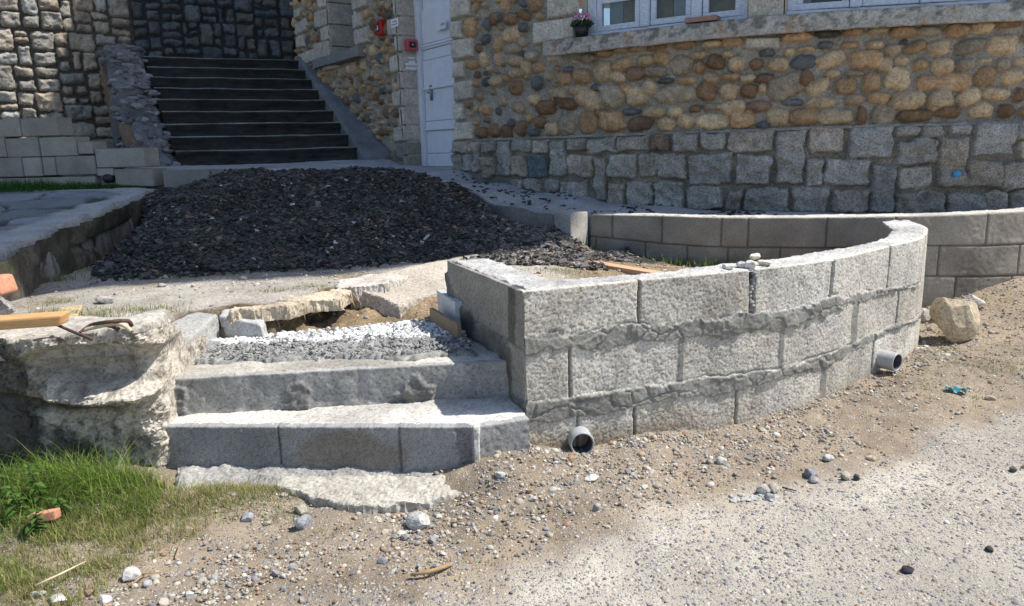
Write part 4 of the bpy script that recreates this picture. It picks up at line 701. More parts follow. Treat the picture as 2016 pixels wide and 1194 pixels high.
C3 = """885 345 100 65 o -10;1010 325 85 55 t 0;1095 312 85 70 o 20;780 385 100 110 t 0;868 415 80 55 t 20;957 395 100 75 r 0;1065 385 120 60 g 0;1200 352 120 100 g 0;1295 362 65 65 o 30;1385 335 95 75 b 20;1290 298 85 45 t 0;1450 290 60 40 t 0;1490 345 80 80 t 0;1360 420 95 65 t 15;1455 412 110 35 o 0;1230 432 95 45 o 0;1120 435 75 32 s 0;672 408 95 75 o 10;577 422 75 75 o 0;605 375 55 32 s 0;748 470 42 42 s 0;900 468 70 55 o 30;1030 468 75 75 t 30;705 530 145 110 t 25;830 515 135 120 g 15;965 512 115 105 t 0;1168 507 210 100 g 0;1335 490 110 95 b 30;1455 490 95 85 t 0;545 505 90 65 t 0;640 485 70 55 t 0;590 555 110 60 b 15;478 575 105 75 b 0;415 535 65 60 t 0;935 600 90 35 s 5;1055 600 115 65 t 0;1170 600 75 55 t 0;1275 582 62 38 b 0;1365 572 90 45 g 0;1470 580 110 80 t 0;705 655 105 115 o 0;775 605 65 45 b 0;830 650 125 105 o 0;980 662 130 75 r 0;1120 665 90 75 t 0;1225 648 80 80 t 0;1365 650 165 80 y 0;1500 640 80 90 o 0;595 665 90 110 g 0;515 690 65 70 t 0;1215 240 110 50 o 0;1360 238 95 40 t 0;1470 225 110 55 o 0;1070 252 100 45 b 0;965 262 75 35 t 0;880 270 75 35 t 0;795 288 85 40 o 0;705 315 90 50 g 0;300 185 95 85 t 0;80 150 60 110 o 0;230 235 55 80 o 0;210 100 55 65 b 0;295 103 70 65 b 0;168 130 40 65 s 0;245 95 25 45 s 0;362 150 45 50 s 0;355 225 50 60 g 0;300 262 95 55 g 0;405 305 70 60 g 0;355 292 28 40 s 0;440 362 60 55 o 0;375 365 55 75 t 0;320 330 90 50 t 0;320 392 65 55 t 0;435 445 55 70 s 0;320 470 70 75 b 0;225 320 50 70 t 0;90 345 65 55 o 0;150 320 45 80 t 0;160 440 40 45 s 0;215 435 70 60 t 0;300 658 35 42 s 0;160 585 50 60 o 0;205 700 60 70 b 0;140 710 60 60 b 0;270 705 60 70 b 0;350 685 60 75 b 0;420 710 65 40 s 0;450 655 60 70 b 0"""
C4 = """350 200 160 55 o 0;510 185 135 40 k 0;645 175 95 50 o 0;780 168 105 40 t 0;920 175 140 70 o 0;1055 170 115 50 g 0;1200 165 130 80 o 0;1335 150 115 65 t 0;1465 130 140 45 b 0;190 285 80 45 s 0;310 282 55 45 t 0;400 265 90 28 t 0;497 245 80 38 s 0;635 245 95 38 o 0;765 242 95 42 t 0;860 268 75 55 t 0;980 255 120 65 o -20;1105 260 115 80 t -15;1270 250 165 75 g -10;1440 245 150 105 t 0;35 345 75 70 t 0;135 345 75 55 b 0;250 345 110 75 t 0;385 335 125 78 s 0;530 322 150 85 t -20;715 322 165 100 o 0;818 348 80 75 t 0;905 325 75 45 t 0;1005 348 80 60 o 0;1125 355 115 80 t 0;1240 345 90 65 g 0;1345 328 75 25 y 0;1440 345 70 65 g 0;1530 330 60 50 t 0;20 412 45 35 o 0;90 420 80 40 t 0;180 422 95 50 r 0;290 465 190 125 g -20;398 420 75 75 b 0;460 465 125 75 t -25;540 397 80 40 t 0;655 395 95 35 g 0;610 462 110 85 o 0;745 442 95 95 o 0;885 425 125 115 t 15;1035 445 110 80 o 0;1188 440 180 100 o 0;1352 410 110 105 o 0;1490 415 110 85 t 0;15 490 40 60 t 0;95 488 85 75 b 0;165 475 40 45 t 0;325 550 105 35 s 0;475 550 165 55 t 0;655 535 105 55 t 0;785 525 115 60 o 0;940 538 180 90 t 0;1110 535 130 100 t -25;1265 520 130 80 t -25;1410 505 140 65 t 10;1530 510 60 75 b 0;145 570 125 55 r 0;35 565 80 70 t 0;65 640 120 90 o 0;245 625 115 95 t 0;390 625 150 90 o 0;555 625 170 80 y 0;692 620 55 95 b 0;805 620 120 110 g 0;975 620 180 65 b 0;1155 600 135 65 b 0;1330 590 130 80 t 0;1460 595 90 70 b 0;1555 600 40 50 o 0;170 670 70 40 s 0"""
sillz = 2.36
def traced(txt, ox, k):
    for n_, it in enumerate(txt.split(';')):
        x, y, w, h_, c, a = it.split(); x, y, w, h_, a = float(x), float(y), float(w), float(h_), float(a)
        s0, z = fh(ox + k * x, k * y); s1, _ = fh(ox + k * (x - w / 2), k * y); s2, _ = fh(ox + k * (x + w / 2), k * y); z1 = fh(ox + k * x, k * (y - h_ / 2))[1]; z2 = fh(ox + k * x, k * (y + h_ / 2))[1]
        tn = RNG.uniform(.74, 1.16); F.ell(s0, z, (s2 - s1) * 1.09, (z1 - z2) * 1.09, -R(a), RNG.uniform(.05, .085), tuple(v * tn for v in TONE[c]), 1000 + n_ + int(ox), n=RNG.uniform(2.1, 3.0))
# openings and dressed stones first, so nothing else is laid over them
def hole(u0, u1, v0, v1):
    W_ = F.win(u0, u1, v0, v1); F.hole[W_] = True; F.occ[W_] = True
sW = [(fh(1150, 40)[0], fh(1471, 40)[0]), (fh(1549, 20)[0], fh(1988, 20)[0])]; sN = (fh(655, 60)[0], fh(702, 60)[0])
LIME = (.52, .48, .41)
QL = [(480, .335, [(895, -60, 1026, 85), (865, 90, 1022, 205), (905, 195, 1028, 300), (875, 310, 1036, 420), (920, 420, 1040, 520), (890, 525, 1043, 625), (935, 630, 1046, 735), (900, 740, 1052, 835), (1228, -60, 1340, 110), (1232, 120, 1300, 232), (1234, 225, 1360, 350), (1242, 360, 1310, 465), (1247, 470, 1365, 595), (1247, 600, 1300, 710), (1252, 715, 1365, 825), (455, -70, 520, 50), (432, 55, 520, 165), (468, 155, 522, 245), (430, 245, 522, 360), (478, 350, 560, 415), (650, -60, 735, 60), (655, 75, 710, 170), (665, 165, 750, 265), (670, 275, 710, 330), (310, 50, 345, 110), (318, 120, 385, 200), (325, 205, 370, 285), (340, 300, 430, 380)]),
      (900, .3684, [(490, -60, 685, 95), (415, 100, 645, 230), (490, 236, 560, 335)]), (1440, .3685, [(78, -80, 283, 105), (78, 195, 262, 268)])]
for ox, k, rs_ in QL:
    for i, (x0, y0, x1, y1) in enumerate(rs_):
        ym, xm = (y0 + y1) / 2, (x0 + x1) / 2
        if ox == 480 and i < 8: x1 = 950 + .02 * ym
        a, b = fh(ox + k * x0, k * ym)[0], fh(ox + k * x1, k * ym)[0]; zt, zb = fh(ox + k * xm, k * y0)[1], fh(ox + k * xm, k * y1)[1]
        t = RNG.uniform(.85, 1.12); F.rect(a + .004, zb + .008, b - .004, zt - .008, .06, tuple(v * t for v in LIME), 2000 + i + ox, rad=.014, rough=.10, warp=.006, edge=.018)
hole(sDoor0 + .01, sDoor1 - .01, .5, 3.62)
for a, b in sW: hole(a, b, 2.48, 4.2)
hole(sN[0], sN[1], fh(675, 128)[1] + .03, 4.2)
F.occ |= (F.v[:, None] < 1.60); F.occ |= ((F.v[:, None] > sillz) & (F.u[None] > fh(1090, 100)[0]))
traced(C3, 900, .3684); traced(C4, 1440, .3685)
rng = random.Random(21); keys = 'ootttggbbrs'
sSplit = fh(1060, 200)[0]
for big, n_ in ((1.0, 1500), (.72, 3600), (.5, 6500)):
    for k in range(n_):
        u_ = rng.uniform(sA, sB); left = u_ < sSplit + .25; sz = (rng.uniform(.11, .20) if left else rng.uniform(.12, .24)) * big
        if not left and big == 1.0 and u_ < fh(2000, 150)[0]: continue
        if not left and big < .6 and rng.random() < .35: continue
        c = TONE[rng.choice(keys)]; t = rng.uniform(.72, 1.1); hgt = sz * rng.uniform(.6, 1.15 if left else .8)
        F.ell(u_, rng.uniform(1.60 + hgt * .5, 4.2), sz, hgt, rng.uniform(-.5, .5), rng.uniform(.05, .08), tuple(v * t for v in c), 5000 + k + int(big * 9e4), test=.05 if left else .10, n=rng.uniform(2.0, 2.8))
# granite base
GA = [(880, .17857, 240, [(80, 215, 250, 350), (256, 215, 304, 350), (310, 215, 385, 560), (395, 215, 565, 350), (575, 210, 720, 610), (730, 195, 955, 340), (960, 200, 1145, 340), (1155, 200, 1330, 600), (1340, 190, 1540, 325), (1560, 180, 1880, 345), (90, 365, 190, 545), (195, 360, 300, 555), (410, 380, 570, 615), (735, 360, 900, 600), (915, 350, 1135, 610), (1350, 370, 1625, 600), (1635, 375, 1770, 880), (710, 625, 860, 760), (880, 630, 1050, 770), (1080, 630, 1260, 790), (1270, 640, 1560, 830), (1790, 670, 1980, 960)]),
      (1200, .17857, 240, [(100, 160, 460, 322), (470, 150, 695, 315), (710, 120, 1005, 328), (1030, 100, 1275, 312), (1315, 100, 1805, 335), (10, 365, 305, 625), (330, 350, 550, 612), (560, 345, 860, 640), (880, 360, 1370, 680), (1395, 360, 1780, 690), (200, 650, 495, 960), (510, 650, 840, 990), (860, 710, 1255, 980), (1290, 740, 1470, 1000), (1480, 715, 1985, 1010)]),
      (1440, .3685, 0, [(235, 700, 385, 990), (410, 690, 600, 820), (620, 680, 860, 850), (875, 675, 990, 740), (1000, 670, 1130, 735), (1155, 665, 1280, 722), (1283, 655, 1510, 835), (1520, 650, 1640, 742), (875, 745, 1085, 880), (1090, 735, 1255, 1005), (390, 845, 490, 988), (500, 850, 730, 988), (735, 885, 865, 1140), (885, 888, 1060, 1012), (1245, 850, 1420, 1008), (1425, 862, 1640, 1010), (320, 1003, 525, 1140), (530, 1003, 725, 1140), (870, 1025, 1120, 1150), (1130, 1025, 1330, 1150), (1335, 1020, 1460, 1150), (1475, 1022, 1640, 1150), (1515, 750, 1640, 850)])]
plz = F.v[:, None] < 1.595; F.h[:F.nv] += .0
G = HF(sA, sB, .62, 1.60, FRES, (.27, .25, .205)); G.h += .010 * fbm(G.nv, G.nu, 12, 4, 140); G.col *= (1 + .15 * fbm(G.nv, G.nu, 20, 4, 141))[..., None]
for ox, k, oy, rs_ in GA:
    for i, (x0, y0, x1, y1) in enumerate(rs_):
        ym, xm = (y0 + y1) / 2, (x0 + x1) / 2; a, b = FP.hit(ox + k * x0, oy + k * ym, .03)[0], FP.hit(ox + k * x1, oy + k * ym, .03)[0]; zt, zb = FP.hit(ox + k * xm, oy + k * y0, .03)[1], FP.hit(ox + k * xm, oy + k * y1, .03)[1]
        t = RNG.uniform(.82, 1.16); w_ = RNG.uniform(-.07, .07); c = (.38 * t * (1 + w_), .35 * t, .305 * t * (1 - w_))
        if ox == 1200 and x0 == 470: c = (.20, .15, .11)
        if ox == 880 and x0 == 915: c = (.14, .18, .19)
        G.rect(a + .003, zb + .003, b - .003, min(zt, 1.585) - .003, RNG.uniform(.05, .075), c, 7000 + i + ox, rad=.018, rough=.5, warp=.022, edge=.017)
sE = FP.hit(2030, 300, .03)[0]; ashlar(G, sE, sB, .62, 1.6, .42, .26, (.29, .275, .25), 14, .06, .012)
ashlar(G, sA, sDoor0 - .02, .9, 1.6, .34, .2, (.24, .23, .21), 15, .05, .012); ashlar(G, sDoor1, sE, .62, .80, .4, .2, (.27, .26, .24), 16, .03, .014)
W_ = G.win(sDoor0 + .01, sDoor1 - .01, .5, 3.62); G.hole[W_] = True; G.hole |= (G.u[None] < fh(790, 300)[0]) & (G.v[:, None] > 1.50)
lowm = sst(1.35, .9, G.v)[:, None, None]; G.col *= (1 - .12 * lowm)
F.hole |= plz & (F.u[None] > fh(790, 300)[0])
F.emit('cobble_wall', FP, M_stone, bd, 0.0); pl = G.emit('granite_base', FP, M_gran, bd, .03)
lp = [FP.at(s) + FP.nrm(s) * -.03 for s in np.linspace(sDoor1, sB, 60)] + [FP.at(s) + FP.nrm(s) * .06 for s in np.linspace(sB, sDoor1, 60)]
slab('base_ledge', [tuple(p) for p in lp], 1.602, 1.575, M_stone, (.30, .28, .24), bd, res=.02, warp=.02, amp=.006, seed=150, bev=.02)
# long window sill, moulded to the curve
def swept(name, path, s0, s1, prof, mat, col, parent, n=120, amp=.004, seed=0):
    ss = np.linspace(s0, s1, n); p = path.at(ss); nr = path.nrm(ss); rows_ = []
    m = []
    for (o0, z0), (o1, z1) in zip(prof, prof[1:]):
        L_ = math.hypot(o1 - o0, z1 - z0); k = max(int(L_ / .012), 1)
        for t in np.linspace(0, 1, k, endpoint=False): m.append((o0 + (o1 - o0) * t, z0 + (z1 - z0) * t))
    m.append(prof[-1]); nz = amp * fbm(len(m), n, 5, 4, seed, .6)
    V = np.array([np.c_[p + nr * (o + nz[i][:, None]), np.full(n, z) + nz[i]] for i, (o, z) in enumerate(m)]); f = fbm(len(m), n, 5, 4, seed + 1); zz = np.array([z for o, z in m])
    lich = sst(.0, .45, fbm(len(m), n, 3, 3, seed + 2) + .5 * (zz - zz.mean())[:, None] / (np.ptp(zz) / 2))[..., None]
    c = np.array(col)[None, None] * (1 + .15 * f)[..., None]; c = c * (1 - .62 * lich) + np.array([.07, .07, .06]) * .62 * lich
    rust_ = sst(.78, .9, fbm(len(m), n, 5, 2, seed + 4))[..., None]; c = c * (1 - .5 * rust_) + np.array([.35, .17, .06]) * .5 * rust_
    return grid_obj(name, V, mat, c, parent)
sS0 = fh(1090, 105)[0]; swept('window_sill', FP, sS0, sB, [(-.02, sillz - .0), (.135, sillz - .012), (.14, sillz), (.14, sillz + .118), (.125, sillz + .128), (-.2, sillz + .14)], M_stone, (.40, .385, .35), bd, 420, .005, 160)
a = FP.at(sS0); hexobj('sill_end', box_strip(FP, sS0 - .04, sS0, sillz - .005, sillz + .125, -.02, .13), M_conc, bd, .006, (.40, .375, .33))
s0_, s1_ = fh(632, 130)[0], fh(722, 118)[0]; zs = fh(636, 131)[1]; hexobj('window_sill', box_strip(FP, s0_, s1_, zs - .03, zs + .10, -.05, .13), M_conc, bd, .01, (.24, .24, .24))
# windows
def wbox(name, s0, s1, z0, z1, d0, d1, mat, parent, bev=.004): return hexobj(name, box_strip(FP, s0, s1, z0, z1, d0, d1), mat, parent, bev)
zt = 3.75; zb = 2.495
for wi, (lo, hi, cuts) in enumerate(((1150, 1471, (1157, 1263, 1366, 1468)), (1549, 1988, (1556, 1689, 1829, 1982)))):
    sa, sb = sW[wi]; wv = 40 if wi == 0 else 15
    sc2 = [fh(c, wv)[0] for c in cuts]
    fr = bmesh.new()
    def addb(bm, *a): hexa(bm, box_strip(FP, *a))
    segs = list(zip(sc2, sc2[1:]))
    addb(fr, sa + .002, sb - .002, zb, zb + .045, -.15, -.055); addb(fr, sa + .002, sc2[0] + .05, zb + .046, zt, -.15, -.062); addb(fr, sc2[-1] - .05, sb - .002, zb + .046, zt, -.15, -.062)
    for c in sc2[1:-1]: addb(fr, c - .045, c + .045, zb + .046, zt, -.15, -.060)
    bmesh.ops.recalc_face_normals(fr, faces=fr.faces); bmesh.ops.bevel(fr, geom=fr.edges[:], offset=.005, segments=2, affect='EDGES'); wroot = bm_obj('window', fr, M_wpaint, bd)
    for si, (c0, c1) in enumerate(segs):
        x0, x1 = c0 + .053, c1 - .053
        sh = bmesh.new(); zz = zb + .050
        addb(sh, x0, x1, zz, zz + .05, -.13, -.078); addb(sh, x0, x0 + .05, zz + .051, zt, -.13, -.080); addb(sh, x1 - .05, x1, zz + .051, zt, -.13, -.080)
        if wi == 0 and si == 0: addb(sh, x0 + .051, x1 - .051, fh(1200, 0)[1] - .01, fh(1200, 0)[1] + .03, -.12, -.084)
        bmesh.ops.recalc_face_normals(sh, faces=sh.faces); bmesh.ops.bevel(sh, geom=sh.edges[:], offset=.004, segments=2, affect='EDGES'); so = bm_obj('sash', sh, M_wpaint, wroot)
        P4 = box_strip(FP, x0 + .045, x1 - .045, zz + .045, zt, -.108, -.104); hexobj('pane', P4, M_glass, wroot, 0)
    # what stands behind the panes
    hexobj('room_back', box_strip(FP, sa - .3, sb + .3, 1.9, 4.2, -1.9, -1.85), M_dark, wroot, 0)
    for (c0, c1, mt) in (((1182, 1208, M_greyboard), (1210, 1246, M_curt), (1276, 1308, M_curt), (1312, 1352, M_greyboard), (1384, 1446, M_curt)) if wi == 0 else ((1572, 1600, M_greyboard), (1612, 1662, M_dark), (1705, 1800, M_dark))):
        wbox('curtain', fh(c0, 30)[0], fh(c1, 30)[0], 2.4, 3.9, -.22, -.19, mt, wroot, 0)
    for k in (0, 1):
        e_ = sa if k == 0 else sb; d_ = -.004 if k == 0 else .004
        wbox('reveal', min(e_, e_ + d_ * 4), max(e_, e_ + d_ * 4), 2.42, 3.9, -.26, .01, M_render, wroot, 0)
    wbox('inner_sill', sa, sb, 2.36, 2.49, -.3, -.145, M_conc, wroot, 0).data.materials[0] = M_render
# small barred window by the stairs
za = zs + .10; nw = wbox('window', sN[0] + .02, sN[1] - .01, za, za + 1.5, -.40, -.34, M_wpaint, bd)
for i, (z0, z1) in enumerate(((za - .06, za + .12), (za + .13, za + .42), (za + .43, za + .71), (za + .72, za + 1.02), (za + 1.03, za + 1.4))):
    roughhex('reveal_stone', box_strip(FP, sN[0] - .045, sN[0] + .012, z0, z1, -.42, .05), M_stone, shade_of(LIME, .6, .72), nw, amp=.004, bev=.012, seed=40 + i)  # same limestone colour darkened, the shade of the reveal put in
wbox('shutter', sN[1] - .10, sN[1] - .012, za - .02, za + 1.5, -.33, -.02, M_paint, nw)
for z in (za + .85, za + 1.25):
    p = FP.at(sN[1] - .10) + FP.nrm(sN[1]) * -.06; q_ = FP.at(sN[0] + .12) + FP.nrm(sN[0]) * -.10; bm_obj('hinge', tube_mesh([(p[0], p[1], z + .03), ((p[0] + q_[0]) / 2, (p[1] + q_[1]) / 2, z + .015), (q_[0], q_[1], z)], (.012, .014, .022), 8), M_iron, nw, True)
# door
zd = 1.27; s1 = sDoor1; s0 = FP.hit(822, 200, -.19)[0]; fx = s0 + .06
bm = bmesh.new(); zz = [zd + .02]
for y_ in (302, 257, 237, 172, 112, 90, 78, 6): zz.append(FP.hit(870, y_, -.23)[1])
for k, (z0, z1) in enumerate(zip(zz, zz[1:])):
    hexa(bm, box_strip(FP, fx + .035, s1 - .035, z0 + .004, z1 - .004, -.27, -.232 - (.010 if k % 2 else 0)))
hexa(bm, box_strip(FP, fx + .033, s1 - .032, zd + .02, 3.44, -.29, -.271))
for y_ in (84, 172, 255): z_ = FP.hit(870, y_, -.23)[1]; hexa(bm, box_strip(FP, fx + .036, s1 - .036, z_ - .004, z_ + .022, -.231, -.212))
bmesh.ops.recalc_face_normals(bm, faces=bm.faces); bmesh.ops.bevel(bm, geom=bm.edges[:], offset=.0035, segments=2, affect='EDGES'); dr_ = bm_obj('door', bm, M_paint, bd)
bm = bmesh.new(); hexa(bm, box_strip(FP, s0 - .03, fx + .03, zd - .05, 3.75, -.30, -.19)); hexa(bm, box_strip(FP, s1 - .03, s1 + .03, zd - .05, 3.75, -.30, -.20)); hexa(bm, box_strip(FP, fx + .031, s1 - .031, 3.45, 3.75, -.30, -.19)); bmesh.ops.recalc_face_normals(bm, faces=bm.faces); bmesh.ops.bevel(bm, geom=bm.edges[:], offset=.005, segments=2, affect='EDGES'); bm_obj('frame', bm, M_paint, dr_)
hz = FP.hit(850, 183, -.22)[1]; hs = FP.hit(847, 183, -.22)[0] + .02; p = FP.at(hs); n_ = FP.nrm(hs); t_ = np.array([-n_[1], n_[0]])
pt = lambda a_, o_, z_: (p[0] + t_[0] * a_ + n_[0] * o_, p[1] + t_[1] * a_ + n_[1] * o_, z_)
bm = tube_mesh([pt(0, -.225, hz), pt(0, -.17, hz), pt(.02, -.162, hz), pt(.11, -.164, hz - .004)], .010, 8); tube_mesh([pt(0, -.222, hz - .09), pt(0, -.222, hz + .09)], .018, 8, bm=bm); bm_obj('handle', bm, M_metal, dr_, True)
wbox('threshold', s0 - .02, s1 + .02, zd - .1, zd + .02, -.34, .02, M_render, dr_)
wbox('passage_back', s0 - .7, s1 + .5, .9, 4.2, -.5, -.45, M_dark, dr_, 0)
hexobj('jamb_core', box_strip(FP, sDoor0 - .30, sDoor0 + .002, .9, 4.2, -.44, .0), M_render, bd, 0)
for y0, y1 in ((-60, 85), (90, 205), (205, 300), (310, 420), (420, 520), (525, 625), (630, 735), (740, 830), (838, 912), (916, 985)): zt_, zb_ = fh(797, .335 * y0)[1], fh(797, .335 * y1)[1]; roughhex('jamb_stone', box_strip(FP, sDoor0 - .05, sDoor0 + .012, zb_ + .004, zt_ - .004, -.30, .045), M_stone, shade_of(LIME, .85, 1.05, .62 if y0 > 800 else 1), bd, amp=.004, bev=.012, seed=70 + y0)
hexobj('door_lintel', box_strip(FP, sDoor0 - .05, sDoor1 + .05, 3.62, 4.1, -.30, .02), M_render, bd, .01)
# unseen upper wall; blocks and roof plates added and shaped to cast the shadows
def prism(name, pts, z0, z1, mat, parent):
    bm = bmesh.new(); A = [bm.verts.new((*p, z0)) for p in pts]; B = [bm.verts.new((*p, z1)) for p in pts]; n = len(pts)
    for k in range(n): bm.faces.new((A[k], A[(k + 1) % n], B[(k + 1) % n], B[k]))
    bm.faces.new(B); bm.faces.new(A[::-1]); bmesh.ops.recalc_face_normals(bm, faces=bm.faces); return bm_obj(name, bm, mat, parent)
inn = lambda s, o: tuple(FP.at(s) + FP.nrm(s) * o)
S_L, S_B = FP.S[60], FP.L
low = [inn(s, -.03) for s in np.linspace(S_L, S_B, 40)]; prism('upper_wall', low + [(9.5, 16), (-1, 16)], 4.22, 5.3, M_render, bd)
prism('side_shadow_block', [(5.0, 6.3), (5.5, 6.12), (7.5, 6.19), (12, 6.5), (12, 12), (5, 12)], 5.31, 6.95, M_render, bd)
prism('side_shadow_plate', [(5.27, 6.2), (5.67, 5.92), (6.37, 5.72), (7.87, 5.77), (12.3, 6.0), (12.5, 12.2), (5.3, 12.2)], 6.96, 7.08, M_caster, bd)  # unseen plate, outline chosen so its shadow covers the ramp
prism('shadow_block', [(.98, 7.7), inn(FP.S[60 * 5], -.1), (1.6, 7.4), (3.0, 7.4), (7.6, 9), (7.6, 16), (.98, 16)], 5.31, 12.9, M_render, bd)
prism('shadow_plate', [(2.26, 5.3), (4.26, 4.15), (5.31, 4.28), (5.76, 4.62), (6.66, 4.76), (7.16, 4.88), (7.81, 5.22), (8.16, 5.45), (8.66, 5.9), (8.66, 16), (0.6, 16), (-0.82, 12.25), (0.68, 11.38), (0.75, 9.5), (1.06, 7.0)], 12.95, 13.1, M_caster, bd)  # unseen plate, outline drawn back from the wanted shadow edge
# ------------------------------------------------------------------ things on the facade
def fbox(s0, s1, z0, z1, d0, d1): return box_strip(FP, s0, s1, z0, z1, d0, d1)
def onwall(u, v): s, z = fh(u, v); p = FP.at(s); n = FP.nrm(s); return s, z, p, n
s, z, p, n = onwall(760, 55); ra = empty('fire_box', (*p, z), 'bright red wall box with a dark glass front, left of the boiler room door', 'alarm box', 'red boxes beside the door')
hexobj('case', fbox(s - .055, s + .055, z - .09, z + .09, .03, .10), M_red, ra, .008); hexobj('glass_front', fbox(s - .042, s + .008, z - .055, z + .055, .1005, .103), M_black, ra, .001); hexobj('label_strip', fbox(s - .034, s - .014, z - .03, z + .02, .1035, .1045), M_plate, ra, 0)
JE = FP.at(sDoor0) ; JN = FP.nrm(sDoor0); JT = np.array([-JN[1], JN[0]])
def jbox(a0, a1, z0, z1, o0, o1):      # box on the door reveal: a = depth into the wall, o = out from the reveal
    q = [JE - JN * a1 + JT * (o0 + .012), JE - JN * a1 + JT * (o1 + .012), JE - JN * a0 + JT * (o1 + .012), JE - JN * a0 + JT * (o0 + .012)]; return [(*w_, z0) for w_ in q] + [(*w_, z1) for w_ in q]
z = fh(819, 82)[1]; pk = empty('emergency_stop_box', (*(JE - JN * .1), z), 'faded pinkish red square box with a round button, mounted on the door jamb', 'switch box', 'red boxes beside the door')
hexobj('case', jbox(.03, .165, z - .065, z + .065, .0, .08), M_pink, pk, .010); hexobj('window_panel', jbox(.055, .14, z - .034, z + .034, .0805, .083), M_black, pk, .001)
c_ = JE - JN * .097 + JT * .096; bm = bmesh.new(); bmesh.ops.create_uvsphere(bm, u_segments=14, v_segments=8, radius=.018, matrix=Matrix.Translation((c_[0], c_[1], z))); bm_obj('button', bm, M_metal, pk, True)
def jsign(a0, a1, v, hgt, tx, label, fs):
    z = fh(815, v)[1]; e = empty('sign', (*(JE - JN * (a0 + a1) / 2), z), label, 'sign', 'white lettered plates by the door'); hexobj('plate', jbox(a0, a1, z - hgt / 2, z + hgt / 2, 0, .006), M_plate, e, .002); c = JE - JN * (a0 + a1) / 2 + JT * .0185
    text_obj('lettering', tx, (c[0], c[1], z), (-JN[0], -JN[1], 0), (0, 0, 1), fs, M_ink, e)
jsign(.075, .165, 113, .075, 'ARRET', 'small white plate reading ARRET above the D URGENCE plate', .034)
jsign(.03, .185, 126, .075, "D'URGENCE", "white plate reading D'URGENCE directly under the ARRET plate", .034)
def sign(u, v, w, hgt, lines, label, off=.066, fs=.035, grp='white lettered plates by the door'):
    s, z = FP.hit(u, v, off); p = FP.at(s); n = FP.nrm(s); e = empty('sign', (p[0], p[1], z), label, 'sign', grp); hexobj('plate', fbox(s - w / 2, s + w / 2, z - hgt / 2, z + hgt / 2, off - .004, off + .004), M_plate, e, .002)
    for k, tx in enumerate(lines):
        c = p + n * (off + .0045); text_obj('lettering', tx, (c[0], c[1], z + (len(lines) - 1) * fs * .62 - k * fs * 1.24), (-n[1], n[0], 0), (0, 0, 1), fs, M_ink, e)
sign(777, 46, .17, .095, ['COUPURE', 'POMPE FUEL'], 'white plate reading COUPURE POMPE FUEL right of the red box', fs=.025)
sign(868, 50, .27, .10, ['CHAUFFERIE'], 'white plate reading CHAUFFERIE screwed to the white door', off=-.196, fs=.040)
s, z, p, n = onwall(1153, 70); fp = empty('flower_pot', (*(p + n * .07), sillz + .13), 'small black pot of pink flowers on the left end of the window sill', 'potted plant')
c = p + n * .075; zp = sillz + .133
bm = bmesh.new(); bmesh.ops.create_cone(bm, segments=24, radius1=.055, radius2=.075, depth=.11, cap_ends=True, matrix=Matrix.Translation((c[0], c[1], zp + .056))); bm_obj('pot', bm, M_black, fp, True)
def petals(name, cnt, rad, zc, size, mat, parent, flatn, seed, col=None):
    rng = np.random.default_rng(seed); V = []; Fc = []
    for k in range(cnt):
        d = rng.normal(size=3); d /= np.linalg.norm(d); d[2] = abs(d[2]) * flatn; o = np.array([c[0], c[1], zc]) + d * rad * rng.uniform(.7, 1.05); a = rng.normal(size=3); a /= np.linalg.norm(a); b = np.cross(a, rng.normal(size=3)); b /= np.linalg.norm(b); sz = size * rng.uniform(.7, 1.3); i = len(V); V += [o - a * sz, o + b * sz * .6, o + a * sz, o - b * sz * .6]; Fc.append((i, i + 1, i + 2, i + 3))
    return mesh_np(name, V, Fc, mat, None if col is None else np.tile(col, (len(V), 1)), parent, False)
petals('blossoms', 170, .085, zp + .15, .016, M_petal, fp, .8, 3); petals('foliage', 200, .105, zp + .10, .02, M_leaf, fp, .5, 4, (.06, .12, .04)); petals('pale_blossoms', 60, .10, zp + .13, .013, M_plate, fp, .7, 5)
s0, s1 = fh(1354, 48)[0], fh(1416, 45)[0]; tag(hexobj('clay_tile', fbox(s0, s1, sillz + .142, sillz + .185, -.05, .10), M_tile, None, .006), 'dull terracotta tile lying on the sill under the middle of the left window', 'tile')
s, z = FP.hit(1883, 344, .09); p = FP.at(s) + FP.nrm(s) * .10; bm = bmesh.new(); bmesh.ops.create_cone(bm, segments=24, radius1=.034, radius2=.030, depth=.012, cap_ends=True, matrix=Matrix.Translation((*p, z)) @ Vector((*FP.nrm(s), 0)).to_track_quat('Z', 'Y').to_matrix().to_4x4()); tag(bm_obj('blue_paint_dot', bm, M_blue, None, True), 'small round blue paint dot on a tall granite stone', 'disc')  # blue paint dot built as a thin raised disc
# ================================================================== SLATE HEAP, PEBBLES, LOOSE STONES
def proto(kind, seed):
    rng = np.random.default_rng(seed)
    if kind == 'chip':
        v = np.array([(x_, y_, z_) for z_ in (-1, 1) for y_ in (-1, 1) for x_ in (-1, 1)], float) * [1, .7, .28] + rng.normal(0, .22, (8, 3)) * [1, .8, .4]
        f = np.array([(0, 2, 3, 1), (4, 5, 7, 6), (0, 1, 5, 4), (1, 3, 7, 5), (3, 2, 6, 7), (2, 0, 4, 6)]); f = np.vstack([f[:, [0, 1, 2]], f[:, [0, 2, 3]]]); return v, f
    bm = rock_bm((0, 0, 0), (2, 2 * rng.uniform(.65, .95), 2 * rng.uniform(.45, .75)), 0, seed, 2 if kind == 'peb' else 1, .5 if kind == 'peb' else .9, .10 if kind == 'peb' else .2); bm.verts.index_update()
    v = np.array([x_.co[:] for x_ in bm.verts]); f = np.array([[q.index for q in x_.verts] for x_ in bm.faces]); bm.free(); return v, f
